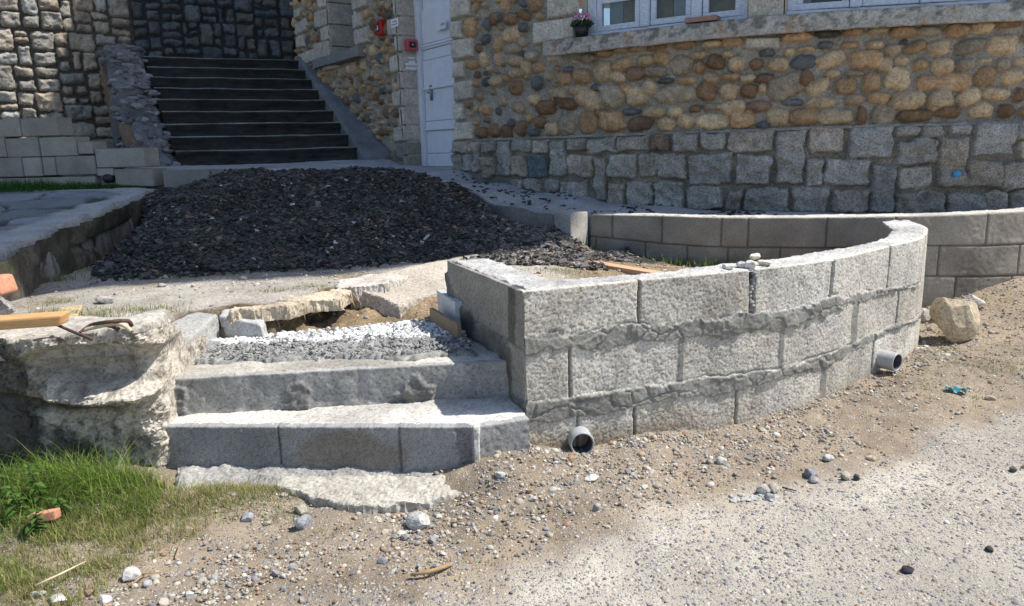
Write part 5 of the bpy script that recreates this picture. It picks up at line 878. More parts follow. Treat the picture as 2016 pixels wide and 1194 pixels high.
def scatter(name, pos, size, col, kind, mat, seed, tilt=.4, smooth=False, label=None, cat=None, up=None):
    rng = np.random.default_rng(seed); PR = [proto(kind, seed * 10 + k) for k in range(8)]; Vs, Fs, Cs = [], [], []; base = 0
    which = rng.integers(0, 8, len(pos))
    for k, (v, f) in enumerate(PR):
        m = which == k; n = m.sum()
        if not n: continue
        a = rng.uniform(0, 6.283, n); b = rng.normal(0, tilt, n); g = rng.normal(0, tilt, n); ca, sa, cb, sb, cg, sg_ = np.cos(a), np.sin(a), np.cos(b), np.sin(b), np.cos(g), np.sin(g); O = np.zeros(n); I = np.ones(n)
        Rz = np.stack([ca, -sa, O, sa, ca, O, O, O, I], -1).reshape(n, 3, 3); Rx = np.stack([I, O, O, O, cb, -sb, O, sb, cb], -1).reshape(n, 3, 3); Ry = np.stack([cg, O, sg_, O, I, O, -sg_, O, cg], -1).reshape(n, 3, 3)
        Rm = Ry @ Rx @ Rz; P = np.einsum('nij,vj->nvi', Rm, v) * size[m][:, None, None] + pos[m][:, None, :]
        Vs.append(P.reshape(-1, 3)); Fs.append((f[None] + (np.arange(n) * len(v))[:, None, None] + base).reshape(-1, 3)); base += n * len(v); Cs.append(np.repeat(col[m], len(v), 0))
    return tag(mesh_np(name, np.vstack(Vs), np.vstack(Fs), mat, np.vstack(Cs), None, smooth), label, cat, None, 'stuff')
rng = np.random.default_rng(77); N = 135000
p = np.c_[rng.uniform(-3.5, .95, N), rng.uniform(4.3, 7.6, N)]; hh = heap_h(p[:, 0], p[:, 1]); d = polydist(p[:, 0], p[:, 1], pave_poly)
edge_ = hh + .05 * pn(p[:, 0], p[:, 1], .3); dens = np.where(hh > 0, 1, sst(-.06, .03, edge_) * 0); near = sst(.22, .0, 4.90 + .20 * (p[:, 0] + 1.3) - p[:, 1]) * (p[:, 0] > -2.6)
dens = np.maximum(dens, .30 * near ** 2 * (rng.random(N) < .5)); right = (p[:, 0] > -.4) & (p[:, 1] > 4.75) & (p[:, 1] < 6.3 - .3 * p[:, 0]); dens = np.where(right, np.maximum(dens, .62 * sst(.75, .25, p[:, 0])), dens)
kx = polydist(p[:, 0], p[:, 1], ramp_poly) > .03; ok = (rng.random(N) < dens) & (d > .02) & kx; p = p[ok]
sz = np.clip(rng.lognormal(-4.52, .36, len(p)), .005, .026); z = terr_full(p[:, 0], p[:, 1]) + sz * rng.uniform(.1, .9, len(p)) + .012 * rng.random(len(p))
g = np.clip(rng.lognormal(-3.0, .48, len(p)), .016, .16); lit_kind = sst(-.5, .3, p[:, 0])[:, None]; br = rng.random(len(p)) < .035; cgrey = np.c_[g * 1.05, g * .99, g * .93]; csunlit = np.c_[g * 2.7, g * 2.45, g * 2.2]; cc = np.where(rng.random((len(p), 1)) < .75 * lit_kind, csunlit, cgrey); cc[br] = np.array([.22, .15, .11]); wh = rng.random(len(p)) < .006; cc[wh] = .5  # chips towards the right made paler and warmer: sunlight painted in
tag(scatter('slate_gravel', np.c_[p, z], sz, cc, 'chip', M_chip, 11, .38, False, 'heap of dark grey slate chips piled against the landing in the shade', 'gravel'))
# pebbles on the dirt verge
def palette(n, rng, pale=1.0):
    base = np.array([(.50, .45, .37), (.42, .38, .32), (.34, .33, .32), (.56, .53, .47), (.40, .29, .19), (.25, .26, .28), (.60, .57, .52), (.33, .22, .15)]); return base[rng.choice(8, n, p=[.22, .2, .16, .12, .12, .08, .06, .04])] * rng.uniform(.75, 1.2, (n, 1)) * pale
N = 170000; p = np.c_[rng.uniform(-2.6, 4.4, N), rng.uniform(1.5, 5.4, N)]; rs_ = road_side(p[:, 0], p[:, 1]); dw_ = linedist(p[:, 0], p[:, 1], [tuple(q) for q in CW.P[::6]]); inside = polydist(p[:, 0], p[:, 1], [tuple(q) for q in CW.P[::6]] + [(2.6, 6), (-.5, 6), (-1.4, 3.2), (-1.45, 2.82), tuple(B1)]) < .01
dF = polydist(p[:, 0], p[:, 1], [tuple(q) for q in F2]); dP = p[:, 0] < -1.43
dens = .05 + .75 * np.exp(-(dw_ / .17) ** 2) + .5 * np.exp(-(np.maximum(dF, 0) / .12) ** 2) + .62 * sst(.05, .5, pn(p[:, 0] + 5, p[:, 1], .45, 4)) * np.exp(-(np.maximum(dw_ - .1, 0) / .5) ** 2)
band = np.exp(-((p[:, 1] - 2.05 - .28 * (p[:, 0] + 1.0)) / .22) ** 2) * sst(-1.35, -1.1, p[:, 0]) * sst(.2, -.3, p[:, 0]); dens += .8 * band; dens *= np.where(rs_ > -.05, .12, 1); dens *= .55 + .9 * sst(-.3, .4, pn(p[:, 0], p[:, 1], .18, 3))
gl = sst(-1.15, -1.45, p[:, 0] + .10 * pn(p[:, 0], p[:, 1], .3)) * sst(1.6, 2.0, p[:, 1]); dens *= 1 - .85 * gl; dens += .25 * sst(2.3, 3.0, p[:, 0]) * (rs_ < -.3) * .6
ok = (rng.random(N) < dens) & ~inside & (dF > -.0) & ~((p[:, 0] < -1.38) & (p[:, 1] > 2.74)); p = p[ok]; dwk = dw_[ok]
sz = np.clip(rng.lognormal(-5.4, .56, len(p)), .0018, .021); z = gz(p[:, 0], p[:, 1]) + sz * .15 + .006
z = z - .006 - sz * .05; c_ = palette(len(p), rng, .86); half = rng.random(len(p)) < .45
scatter('gravel', np.c_[p, z][half], sz[half], c_[half], 'peb', M_peb, 21, .3, True, 'loose rounded pebbles scattered over the dirt verge below the wall', 'gravel')
scatter('gravel', np.c_[p, z + .002][~half], sz[~half] * 1.1, c_[~half] * .95, 'ang', M_peb, 27, .5, False, 'broken angular grit and mortar crumbs mixed into the dirt verge', 'gravel')
N = 150000; p = np.c_[rng.uniform(-2.0, 4.2, N), rng.uniform(1.5, 5.2, N)]; rr_ = road_side(p[:, 0], p[:, 1]) + .12 * pn(p[:, 0], p[:, 1], .4, 3); ins_ = polydist(p[:, 0], p[:, 1], [tuple(q) for q in CW.P[::6]] + [(2.6, 6), (-.5, 6), (-1.4, 3.2), (-1.45, 2.82), tuple(B1)]) < .0
dn = .55 * sst(.12, -.1, rr_) * (.35 + .65 * sst(-.35, .35, pn(p[:, 0] + 3, p[:, 1], .3, 3))) * (1 - .7 * sst(-1.1, -1.5, p[:, 0])); ok = (rng.random(N) < dn) & ~ins_ & ~((p[:, 0] < -1.38) & (p[:, 1] > 2.7)) & (polydist(p[:, 0], p[:, 1], [tuple(q) for q in F2]) > 0); p = p[ok]; sz = np.clip(rng.lognormal(-6.15, .35, len(p)), .001, .0045)
scatter('grit', np.c_[p, gz(p[:, 0], p[:, 1]) + .0015], sz, palette(len(p), rng, .74) * np.array([1, .97, .91]), 'ang', M_peb, 28, .6, False, 'fine brown grit covering the dirt verge', 'grit')
# aggregate standing proud of the worn road, and bits on the steps, terrace and ramp
N = 9000; p = np.c_[rng.uniform(-1.5, 4.6, N), rng.uniform(1.55, 4.3, N)]; ok = (road_side(p[:, 0], p[:, 1]) > .0); p = p[ok]; sz = np.clip(rng.lognormal(-5.55, .4, len(p)), .002, .009); g = rng.uniform(.10, .42, len(p)); z = gz(p[:, 0], p[:, 1]) + sz * .05
scatter('road_grit', np.c_[p, z], sz, np.c_[g, g * .98, g * 1.0], 'peb', M_peb, 22, .3, True, 'grey grit and small stones lying on the worn road surface', 'grit')
N = 2600; p = np.c_[rng.uniform(-1.42, -.16, N), rng.uniform(3.16, 3.86, N)]; ok = polydist(p[:, 0], p[:, 1], RT) < -.01; p = p[ok]; sz = np.clip(rng.lognormal(-4.9, .4, len(p)), .003, .016); g = rng.uniform(.16, .38, len(p)); wht = (p[:, 1] > 3.46) & (rng.random(len(p)) < .75); g[wht] = rng.uniform(.6, .8, wht.sum())
scatter('concrete_crumbs', np.c_[p, .612 + sz * .2], sz, np.c_[g, g, g * .97], 'ang', M_peb, 23, .5, False, 'crumbs of grey and white concrete on the rough bed behind the steps', 'rubble')
N = 5200; p = np.c_[rng.uniform(-3.0, 2.4, N), rng.uniform(3.3, 6.2, N)]; dd = polydist(p[:, 0], p[:, 1], PIT); bed = (p[:, 0] > .0); dens = .12 + .5 * (dd < .0) + .45 * bed + .3 * np.exp(-((p[:, 1] - 4.5 - .2 * (p[:, 0] + 1.3)) / .25) ** 2); ok = (rng.random(N) < dens) & (polydist(p[:, 0], p[:, 1], [tuple(q) for q in IN] + [(2.5, 5.05), (1.6, 5.5), (.7, 6.2), (.4, 6.3), (-3.1, 6.3), (-2.75, 4.1), (-2.4, 3.45), (-1.6, 3.6), (-.35, 3.95), (-.1, 3.83)]) < -.02); p = p[ok]
sz = np.clip(rng.lognormal(-4.9, .5, len(p)), .003, .026); scatter('stone_crumbs', np.c_[p, terr_full(p[:, 0], p[:, 1]) + sz * .2], sz, palette(len(p), rng, .95), 'ang', M_peb, 24, .4, False, 'small broken stones lying on the old terrace and in the planting bed', 'rubble')
N = 700; p = np.c_[rng.uniform(-.6, 2.2, N), rng.uniform(5.7, 8.2, N)]; ok = (polydist(p[:, 0], p[:, 1], ramp_poly) < -.05) & (rng.random(N) < sst(.0, .5, pn(p[:, 0], p[:, 1], .5) + .15)); p = p[ok]; sz = rng.uniform(.006, .022, len(p)); g = rng.uniform(.02, .07, len(p)); scatter('ramp_litter', np.c_[p, ramp_z(p[:, 0], p[:, 1]) + .008], sz, np.c_[g, g, g], 'chip', M_chip, 25, .15, False, 'slate chips strewn over the bluish concrete ramp', 'gravel')
# broken slabs at the pit edge
def tz(x_, y_): return float(terr_z(np.array([x_]), np.array([y_]))[0])
for k, (poly, zt_, c, lab) in enumerate(([[(-1.40, 3.60), (-1.12, 3.66), (-1.06, 3.86), (-1.30, 3.92), (-1.46, 3.78)], .742, (.46, .39, .29), 'tan broken slab stone at the near left end of the dug pit'], [[(-1.20, 3.78), (-.90, 3.84), (-.90, 4.06), (-1.06, 4.16), (-1.24, 4.0)], .748, (.47, .40, .30), 'rounded tan slab stone above the dark root-filled soil'],
        [[(-.98, 4.06), (-.70, 4.12), (-.60, 4.42), (-.86, 4.50), (-1.02, 4.30)], .765, (.50, .46, .41), 'pale flat slab overhanging the middle of the dug pit'])):
    tag(slab('broken_slab', poly, lambda x_, y_, zt_=zt_: zt_ + .01 * pn(x_, y_, .3), .675, M_stone, c, None, res=.006, warp=.014, amp=.008, seed=170 + k, smooth=False, side=.012, bev=.012, cvar=.2), lab, 'slab', 'broken slabs along the pit')
sl = slab('tilted_slab', [(-.93, 4.10), (-.62, 4.00), (-.25, 4.50), (-.10, 4.95), (-.22, 5.12), (-.55, 4.80), (-.85, 4.36)], lambda x_, y_: .762 - .30 * np.clip((x_ + .75) * .80 - (y_ - 4.35) * .62, -.05, .5) + .004 * pn(x_, y_, .3), .58, M_conc, (.42, .375, .32), None, res=.010, warp=.012, amp=.004, seed=180, smooth=False, side=.01, bev=.008, cvar=.15)
tag(sl, 'long tilted cracked grey slab sloping down into the pit beside the wall end', 'slab')
tag(bm_obj('boulder', rock_bm((2.80, 4.55, .36), (.29, .27, .38), .3, 31, 5, 1.0, .06), M_stone, None, False, (.50, .42, .30)), 'large pale ochre limestone block standing at the far end of the curved wall', 'boulder')
bp = [(3.05, 5.00), (3.25, 5.02), (3.18, 4.9)]
for k, (x_, y_) in enumerate([(2.86, 5.02), (3.05, 5.06), (3.14, 5.0), (3.22, 5.03), (2.98, 4.98), (3.10, 4.93)]): tag(bm_obj('rubble_stone', rock_bm((x_, y_, float(gz(np.array([x_]), np.array([y_]))[0]) + .04), (.16, .12, .11), k, 60 + k, 4, .9, .15), M_stone, None, False, (.50, .47, .42)), 'pale rubble stone in the little pile behind the ochre boulder', 'stone', 'rubble pile behind the boulder')
a, b = atz(1133, 516, .70), atz(1290, 546, .67); t = (b - a)[:2]; t /= np.linalg.norm(t); nn = np.array([-t[1], t[0]]) * .085; a = a[:2]; b = b[:2] + t * .25
tag(hexobj('pink_plank', [(*a, .675), (*b, .655), (*(b + nn), .655), (*(a + nn), .675), (*a, .712), (*b, .688), (*(b + nn), .688), (*(a + nn), .712)], M_board, None, .003), 'pinkish plank lying in the planting bed behind the curved wall', 'plank')
def stone(u, v, w, d_, h_, c, lab, grp=None, seed=0, zf=gz, z0=.2, mat=None, name='stone', ang=.8, sub=4):
    d = ray(u, v); ts = np.linspace(1.2, 9, 3000); xx, yy, zz_ = d[0] * ts, d[1] * ts, EYE + d[2] * ts; hit = np.nonzero(zz_ < zf(xx, yy) + h_ * .3)[0]; t_ = ts[hit[0]] if len(hit) else 3.0
    p = np.array([d[0] * t_, d[1] * t_, EYE + d[2] * t_])
    return tag(bm_obj(name, rock_bm((p[0], p[1], p[2]), (w, d_, h_), seed * .7, 800 + seed, sub, ang, .09), mat or M_stone, None, ang < .5, tuple(q * .80 for q in c)), lab, 'stone', grp)
GS = 'larger stones lying loose on the verge'
for k, (u, v, w, d_, h_, c, lab) in enumerate(((823, 1026, .085, .07, .075, (.56, .55, .52), 'pale grey chunk of concrete standing in front of the footing slab'), (597, 1030, .075, .05, .06, (.36, .37, .40), 'bluish grey split stone left of the pale concrete chunk'), (487, 1018, .06, .045, .04, (.38, .39, .41), 'grey stone at the edge of the dry grass below the step'),
        (592, 1003, .06, .05, .05, (.50, .45, .38), 'tan chip tucked under the front edge of the footing slab'), (258, 1132, .058, .05, .05, (.62, .59, .55), 'whitish stone at the lower edge of the grass beside dry sticks'), (305, 1138, .03, .028, .026, (.5, .46, .38), 'round tan pebble right of the whitish stone'), (290, 1150, .03, .024, .024, (.42, .42, .44), 'smooth grey pebble below the whitish stone'), (207, 1180, .035, .04, .035, (.62, .61, .6), 'small white stone at the bottom edge of the picture'),
        (115, 1180, .07, .05, .025, (.66, .65, .63), 'longer of two white flakes lying in the bottom left grass'), (77, 1169, .055, .03, .02, (.64, .63, .60), 'smaller white flake lying in the bottom left grass'), (1596, 930, .085, .05, .045, (.27, .27, .28), 'dark grey angular concrete shard right on the dirt verge'), (1600, 945, .05, .04, .03, (.36, .36, .37), 'small grey shard under the dark angular shard'), (1664, 938, .045, .04, .035, (.52, .47, .38), 'rounded cream pebble at the road edge'), (1686, 941, .028, .03, .03, (.09, .09, .10), 'small black pointed stone beside the cream pebble'),
        (1503, 965, .06, .05, .045, (.42, .40, .36), 'left of two lumps in the grey mortar dribble'), (1522, 963, .05, .045, .045, (.45, .42, .36), 'brownish right lump in the grey mortar dribble'), (1515, 978, .04, .035, .03, (.44, .45, .47), 'small lump in front of the mortar dribble'), (1715, 903, .045, .03, .025, (.62, .50, .36), 'peach coloured oval pebble on the pale dirt'), (1630, 902, .05, .032, .03, (.62, .60, .55), 'long white pebble on the brown dirt patch'),
        (1165, 942, .07, .05, .02, (.68, .67, .65), 'flat white flake among pebbles below the near drain pipe'), (1420, 908, .06, .05, .035, (.58, .56, .52), 'white lump of mortar in the pebbles left of the brown patch'), (1176, 1000, .03, .03, .04, (.42, .40, .38), 'upright greyish pebble on the brown dirt'), (985, 935, .045, .035, .025, (.6, .6, .57), 'pale flat stone by the corner of the lowest step'), (1786, 1122, .045, .035, .02, (.045, .045, .055), 'black pebble lying on the pale road'), (1947, 1082, .03, .026, .022, (.06, .06, .06), 'dark round pebble on the right part of the road'), (1995, 925, .03, .026, .026, (.16, .15, .14), 'dark pointed stone at the far right of the road'),
        (1950, 785, .05, .04, .03, (.5, .42, .32), 'tan stone on the dirt slope at the right edge'))):
    stone(u, v, w, d_, h_, c, lab, GS, k, ang=.45 if 'pebble' in lab else .85)
for k in range(14):
    u_ = 1438 + k * 6.5; p = atz(u_, 972 + random.uniform(-7, 5) - k * .35, .22); bmk = rock_bm((p[0], p[1], float(gz(np.array([p[0]]), np.array([p[1]]))[0]) + .002), (.030 + .022 * random.random(), .024 + .016 * random.random(), .016), k, 900 + k, 3, .8, .34); tag(bm_obj('mortar_blob', bmk, M_conc, None, False, (.42, .41, .39)), 'small blob in the dried grey mortar dribble at the road edge', 'mortar', 'dribble of spilt mortar')
tzf = lambda a, b: terr_full(a, b)
for k, (u, v, w, d_, h_, c, lab) in enumerate(((205, 592, .11, .07, .05, (.46, .44, .41), 'pale block chip lying on the shadow line of the old terrace'), (40, 572, .10, .06, .02, (.50, .50, .48), 'flat white shard in the shaded corner by the pavement edge'), (480, 548, .06, .05, .03, (.52, .51, .49), 'pale stone at the front edge of the slate heap'), (505, 560, .06, .04, .02, (.55, .54, .52), 'flat pale stone just in the sun before the slate heap'), (318, 562, .07, .05, .03, (.42, .41, .39), 'upright pale shard in the moss in front of the heap'), (140, 512, .06, .05, .03, (.45, .45, .44), 'small stone near the moss under the pavement edge'), (628, 452, .10, .07, .03, (.032, .022, .02), 'brownish flat slate resting on the face of the heap'), (742, 487, .09, .07, .06, (.034, .022, .021), 'reddish brown stone on the right side of the heap'), (1139, 522, .055, .05, .05, (.45, .45, .49), 'grey stone propping up the end of the pink plank'))):
    stone(u, v, w, d_, h_, c, lab, 'stray stones on the terrace', 40 + k, tzf, .75)
a = [aty(95, 628, 3.35), aty(120, 604, 3.7), aty(163, 603, 3.75), aty(150, 625, 3.4)]; tag(hexobj('stone_tile', [(*q[:2], .735) for q in (a[0], a[3], a[2], a[1])] + [(*q[:2], .765) for q in (a[0], a[3], a[2], a[1])], M_stone, None, .004, (.52, .42, .25)), 'flat ochre sandstone tile lying in the grass tufts behind the pillar', 'tile')
p = atz(88, 1046, .235); tag(hexobj('brick_shard', [(p[0] - .04, p[1] - .02, .272), (p[0] + .04, p[1] + .005, .272), (p[0] + .045, p[1] + .035, .272), (p[0] - .035, p[1] + .015, .272), (p[0] - .04, p[1] - .02, .302), (p[0] + .04, p[1] + .005, .307), (p[0] + .045, p[1] + .035, .307), (p[0] - .035, p[1] + .015, .302)], M_brick, None, .004), 'small red brick shard lying in the grass', 'brick')
def stick(pts, r_, mat, lab, name='twig'):
    P3 = [];
    for (u, v, dz) in pts: q_ = atz(u, v, .215); q_ = atz(u, v, float(gz(np.array([q_[0]]), np.array([q_[1]]))[0]) + .008 + dz); P3.append(tuple(q_))
    return tag(bm_obj(name, tube_mesh(P3, [r_ * .8] + [r_] * (len(P3) - 2) + [r_ * .5], 7), mat, None, True), lab, 'twig', 'dry sticks on the verge')
stick([(68, 1154, .02), (120, 1130, .03), (170, 1105, .02)], .0035, M_twigpale, 'thin straight pale stick lying on the bottom left grass'); stick([(808, 1132, .004), (845, 1126, .012), (880, 1115, .008), (893, 1108, .01)], .0065, M_twig, 'thick split brown stick on the dirt near the road'); stick([(252, 1156, .0), (270, 1142, .01), (285, 1132, .0)], .003, M_twig, 'short orange-brown stick pointing to the whitish stone'); stick([(280, 1130, .01), (322, 1126, .0)], .003, M_twig, 'thin brown stick lying right of the whitish stone'); stick([(345, 1100, .0), (356, 1068, .015)], .004, M_twig, 'flat brown sliver among the pebbles by the grass'); stick([(888, 1030, .0), (918, 1024, .01)], .004, M_twig, 'short brown stick in the pebbles below the footing'); stick([(1540, 960, .0), (1568, 967, .0)], .004, M_black, 'thin dark stick beside the mortar dribble'); stick([(1632, 947, .0), (1655, 942, .008)], .0035, M_twigpale, 'short tan stick ending at the cream pebble')
p = atz(1882, 775, .23); zc_ = float(gz(np.array([p[0]]), np.array([p[1]]))[0]); cl = bmesh.new(); bmesh.ops.create_grid(cl, x_segments=26, y_segments=12, size=1)
for v in cl.verts: x_, y_ = v.co.x, v.co.y; v.co = Vector((p[0] + .042 * x_ + .016 * y_, p[1] - .02 * x_ + .02 * y_, zc_ + .018 + .014 * math.sin(5 * x_ + 2 * y_) + .01 * mnoise.noise(Vector((x_ * 2, y_ * 2, 1)))))
tag(bm_obj('torn_wrapper', cl, M_teal, None, True), 'crumpled teal scrap of wrapper on the gravel at the right', 'litter')
# ================================================================== GRASS AND WEEDS
def blades(pos, length, width, lean, col, seed, stiff=.5):
    rng = np.random.default_rng(seed); n = len(pos); a = rng.uniform(0, 6.283, n); dx, dy = np.cos(a), np.sin(a); lx = lean * rng.uniform(.3, 1.3, n); V = np.empty((n, 7, 3)); ts = (0, .4, .75, 1)
    k = 0
    for i, t in enumerate(ts):
        cxx = pos[:, 0] + dx * length * lx * t ** 1.8; cyy = pos[:, 1] + dy * length * lx * t ** 1.8; czz = pos[:, 2] + length * (t - .35 * lx * t ** 2.2); w = width * (1 - t) ** .7
        if i < 3:
            V[:, k] = np.c_[cxx - dy * w, cyy + dx * w, czz]; V[:, k + 1] = np.c_[cxx + dy * w, cyy - dx * w, czz]; k += 2
        else: V[:, k] = np.c_[cxx, cyy, czz]
    f = np.array([(0, 1, 3), (0, 3, 2), (2, 3, 5), (2, 5, 4), (4, 5, 6)]); Fc = (f[None] + (np.arange(n) * 7)[:, None, None]).reshape(-1, 3); return V.reshape(-1, 3), Fc, np.repeat(col, 7, 0)
def grass(name, groups, label, cat='grass'):
    Vs, Fs, Cs, b = [], [], [], 0
    for g_ in groups: v, f, c = blades(*g_); Vs.append(v); Fs.append(f + b); Cs.append(c); b += len(v)
    return tag(mesh_np(name, np.vstack(Vs), np.vstack(Fs), M_leaf, np.vstack(Cs), None, False), label, cat, None, 'stuff')
def gcols(n, rng, dry): d = (rng.random((n, 1)) < dry); g = np.array([.16, .22, .06]) * rng.uniform(.6, 1.5, (n, 1)); y = np.array([.33, .285, .135]) * rng.uniform(.6, 1.3, (n, 1)); return np.where(d, y, g)
rng = np.random.default_rng(12); N = 120000; p = np.c_[rng.uniform(-2.6, -.75, N), rng.uniform(1.5, 2.78, N)]; f_ = sst(-.92, -1.22, p[:, 0] + .16 * pn(p[:, 0], p[:, 1], .3) + .45 * (2.55 - p[:, 1])); f_ *= .25 + .75 * sst(-.3, .3, pn(p[:, 0], p[:, 1], .16)); ok = (rng.random(N) < f_) & ~((p[:, 1] > 2.70) & (p[:, 0] > -3)); p = p[ok]; f_ = f_[ok]
lush = sst(2.15, 2.6, p[:, 1] + .1 * pn(p[:, 0], p[:, 1], .3)) * sst(-1.25, -1.5, p[:, 0]); L_ = rng.uniform(.018, .05, len(p)) + lush * rng.uniform(.015, .075, len(p)); dry = .60 - .5 * lush - .22 * sst(-1.35, -1.8, p[:, 0])
n = len(p); cA = np.where(rng.random((n, 1)) < dry[:, None], np.array([.44, .375, .19]) * rng.uniform(.6, 1.3, (n, 1)), np.array([.16, .235, .045]) * rng.uniform(.6, 1.5, (n, 1)))
g1 = (np.c_[p, gz(p[:, 0], p[:, 1]) - .004], L_, .0013 + .0003 * lush, .55 + .3 * rng.random(n), cA, 1)
tuft = []; 
for (u, v, m, L0_, sp_) in ((120, 930, 130, .21, .08), (165, 940, 190, .22, .08), (215, 945, 150, .19, .09), (270, 950, 110, .13, .08), (20, 985, 170, .15, .09), (60, 960, 90, .15, .08), (-30, 960, 200, .2, .12)):
    c0 = atz(u, v + 25, .28); q_ = np.c_[rng.normal(c0[0], sp_, m), np.minimum(rng.normal(c0[1], sp_ * .6, m), 2.73)]; tuft.append((np.c_[q_, gz(q_[:, 0], q_[:, 1])], rng.uniform(.5, 1.15, m) * L0_, np.full(m, .0014), .9 + .4 * rng.random(m), np.where(rng.random((m, 1)) < .14, np.array([.36, .32, .16]), np.array([.17, .27, .05])) * rng.uniform(.6, 1.5, (m, 1)), int(u + 50)))
grass('grass', [g1] + tuft, 'patch of green and straw-coloured grass at the foot of the crumbling pillar')
# nettles: single plants with toothed leaves
def nettle(x_, y_, hgt, seed, lab):
    rng = random.Random(seed); z0 = float(gz(np.array([x_]), np.array([y_]))[0]); e = empty('nettle', (x_, y_, z0), lab, 'weed', 'nettles at the foot of the pillar'); top_ = (x_ + rng.uniform(-.04, .04), y_ - rng.uniform(0, .05), z0 + hgt); mid = (x_ + rng.uniform(-.015, .015), y_ - .005, z0 + hgt * .5)
    bm_obj('stem', tube_mesh([(x_, y_, z0), mid, top_], (.003, .0026, .0016), 6), M_leaf, e, True, (.12, .15, .05)); V, Fc, Cc = [], [], []
    for k in range(9):
        t = .2 + .8 * k / 8; c = np.array([x_, y_, z0]) * (1 - t) + np.array(top_) * t
        for s_ in (0, 1):
            a = k * 1.57 + s_ * 3.14 + rng.uniform(-.3, .3); L_ = .05 * (1.15 - .55 * t) * rng.uniform(.8, 1.2); dr = np.array([math.cos(a), math.sin(a), -.25 + rng.uniform(-.2, .3)]); sd_ = np.array([-math.sin(a), math.cos(a), 0]); prof = [(0, .05), (.15, .42), (.3, .36), (.42, .46), (.6, .30), (.7, .33), (.85, .14), (1, 0)]; i = len(V)
            for (l_, w_) in prof: V += [c + dr * L_ * l_ + sd_ * L_ * w_ * .55 + np.array([0, 0, .008 * math.sin(l_ * 3)]), c + dr * L_ * l_ - sd_ * L_ * w_ * .55 + np.array([0, 0, .008 * math.sin(l_ * 3)])]
            cl_ = np.array([.10, .19, .045]) * rng.uniform(.7, 1.3); Cc += [cl_] * 16; Fc += [(i + 2 * q_, i + 2 * q_ + 1, i + 2 * q_ + 3, i + 2 * q_ + 2) for q_ in range(7)]
    mesh_np('leaves', V, Fc, M_leaf, Cc, e, False)
for k, (u, v, hgt, lab) in enumerate(((86, 990, .17, 'nettle standing tallest beside the grass tuft'), (5, 1000, .24, 'nettle with pale tips at the very left edge'), (60, 1030, .09, 'low nettle in front of the tall one'), (38, 1010, .13, 'middling nettle between the edge nettle and the tall one'), (128, 1000, .07, 'smallest nettle nearest the steps'))): p = atz(u, v, .28); nettle(p[0], min(p[1], 2.66), hgt, 60 + k, lab)
rng = np.random.default_rng(15); gs = []
for (u, v, m, L0_, sx, sy, dr, z0) in ((95, 620, 110, .05, .05, .03, .3, .745), (130, 625, 120, .055, .06, .03, .2, .745), (190, 622, 170, .06, .10, .03, .3, .745), (250, 608, 130, .04, .12, .03, .4, .745), (300, 605, 120, .04, .08, .04, .4, .745), (370, 612, 120, .03, .12, .04, .6, .745), (560, 572, 120, .03, .10, .03, .5, .75), (620, 565, 120, .025, .08, .03, .6, .75), (120, 597, 120, .03, .08, .05, .4, .745),
        (110, 530, 350, .07, .12, .12, .05, .75), (90, 548, 300, .06, .12, .06, .1, .75), (190, 500, 200, .05, .08, .15, .05, .8), (250, 545, 420, .025, .20, .06, .25, .745), (320, 545, 300, .02, .16, .06, .4, .745), (640, 535, 160, .02, .12, .04, .5, .75), (700, 540, 160, .02, .12, .04, .6, .75), (1100, 548, 140, .03, .10, .05, .5, .69), (1150, 545, 120, .03, .10, .05, .5, .69)):
    c0 = atz(u, v, z0); q_ = np.c_[rng.normal(c0[0], sx, m), rng.normal(c0[1], sy, m)]; gs.append((np.c_[q_, terr_full(q_[:, 0], q_[:, 1])], rng.uniform(.5, 1.2, m) * L0_, np.full(m, .0014), .8 + .6 * rng.random(m), gcols(m, rng, dr), int(u) + 7))
for (s_, m, L0_) in ((.05, 70, .16), (.15, 60, .12), (.35, 90, .10), (.6, 130, .13), (.8, 120, .12), (1.0, 90, .10), (1.3, 60, .08)):
    c0 = BW.at(s_) + BW.nrm(s_) * .08; q_ = np.c_[rng.normal(c0[0], .07, m), rng.normal(c0[1], .04, m)]; q_ = q_ + 0; gs.append((np.c_[q_, terr_z(q_[:, 0], q_[:, 1]) - .01], rng.uniform(.4, 1.1, m) * L0_, np.full(m, .004), .4 + .5 * rng.random(m), gcols(m, rng, .08), int(s_ * 100) + 3))
grass('terrace_weeds', gs, 'thin tufts of grass and moss growing along the terrace joints and bed')
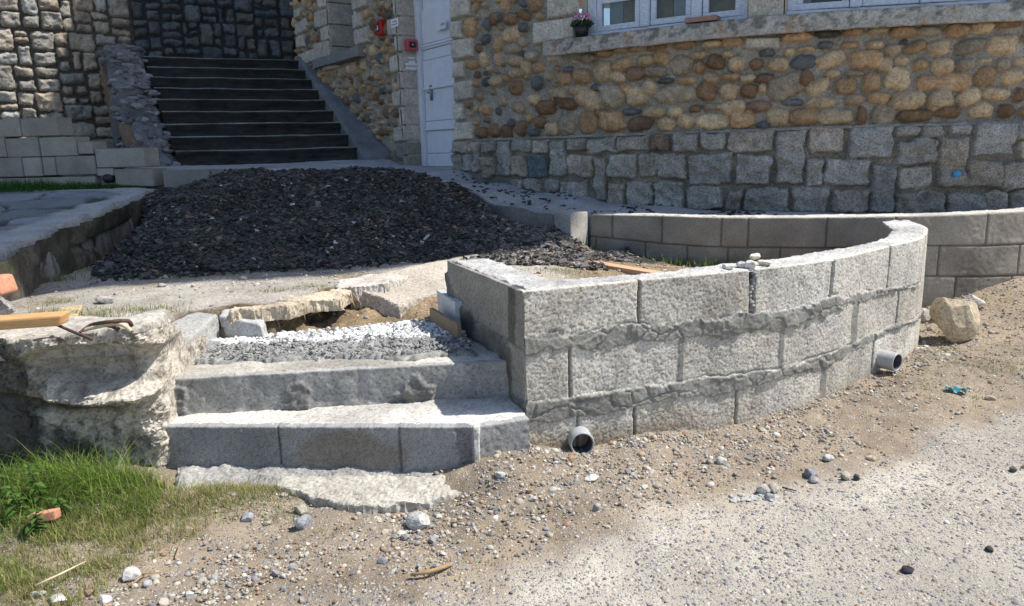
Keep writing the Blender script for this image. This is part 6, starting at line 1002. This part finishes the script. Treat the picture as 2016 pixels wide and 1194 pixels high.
m = 5200; s_ = rng.uniform(.2, GP.L - .1, m); o_ = rng.uniform(.02, .5, m) * sst(GP.L + .3, GP.L - 2.2, s_); q_ = GP.at(s_) + GP.nrm(s_) * o_[:, None]; Lb = (.13 - .13 * o_ / .55) * rng.uniform(.4, 1.2, m) * sst(GP.L + .1, GP.L - 1.6, s_) + .02
grass('grass', [(np.c_[q_, 1.0 + .058 * (q_[:, 1] - 4.1)], Lb, np.full(m, .004), .4 + .5 * rng.random(m), np.array([.05, .13, .022]) * rng.uniform(.5, 1.5, (m, 1)), 5)], 'strip of lush green grass below the garden block wall')
gs = []
for (u, v, m, L0_, sx, sy, dr) in ((1880, 765, 200, .02, .15, .10, .6), (1960, 735, 260, .025, .15, .12, .5), (1990, 720, 200, .025, .12, .12, .4), (1830, 765, 60, .02, .05, .04, .4), (1865, 690, 60, .03, .03, .03, .2), (1925, 620, 60, .03, .05, .04, .2), (560, 1000, 90, .03, .06, .03, .4), (490, 985, 160, .035, .09, .04, .5), (850, 1105, 40, .02, .03, .03, .6), (918, 1085, 50, .02, .04, .03, .9), (640, 1035, 30, .02, .03, .02, .4)):
    c0 = atz(u, v, .24); q_ = np.c_[rng.normal(c0[0], sx, m), rng.normal(c0[1], sy, m)]; gs.append((np.c_[q_, gz(q_[:, 0], q_[:, 1]) - .002], rng.uniform(.5, 1.2, m) * L0_, np.full(m, .0016), .6 + .5 * rng.random(m), gcols(m, rng, dr), int(u) + 9))
grass('verge_grass', gs, 'sparse yellow-green wisps of grass on the dirt verge')
# roots hanging in the pit face
RT_ = []
for k in range(16):
    a = random.uniform(-1.2, -.75); b = 3.72 + (a + 1.2) * .95 + random.uniform(-.03, .03); z0 = .735; p3 = [(a, b, z0), (a + random.uniform(-.03, .05), b - .04, z0 - .05), (a + random.uniform(-.06, .08), b - .06, z0 - random.uniform(.07, .12))]; RT_.append(p3)
bm = bmesh.new()
for p3 in RT_: tube_mesh(p3, (.003, .002, .001), 5, bm=bm)
o = bm_obj('roots', bm, M_twig, None, True); tag(o, 'thin brown roots hanging from the dug soil face under the slabs', 'roots', None, 'stuff')
print('objects', len(bpy.data.objects), 'verts', sum(len(m.vertices) for m in bpy.data.meshes))
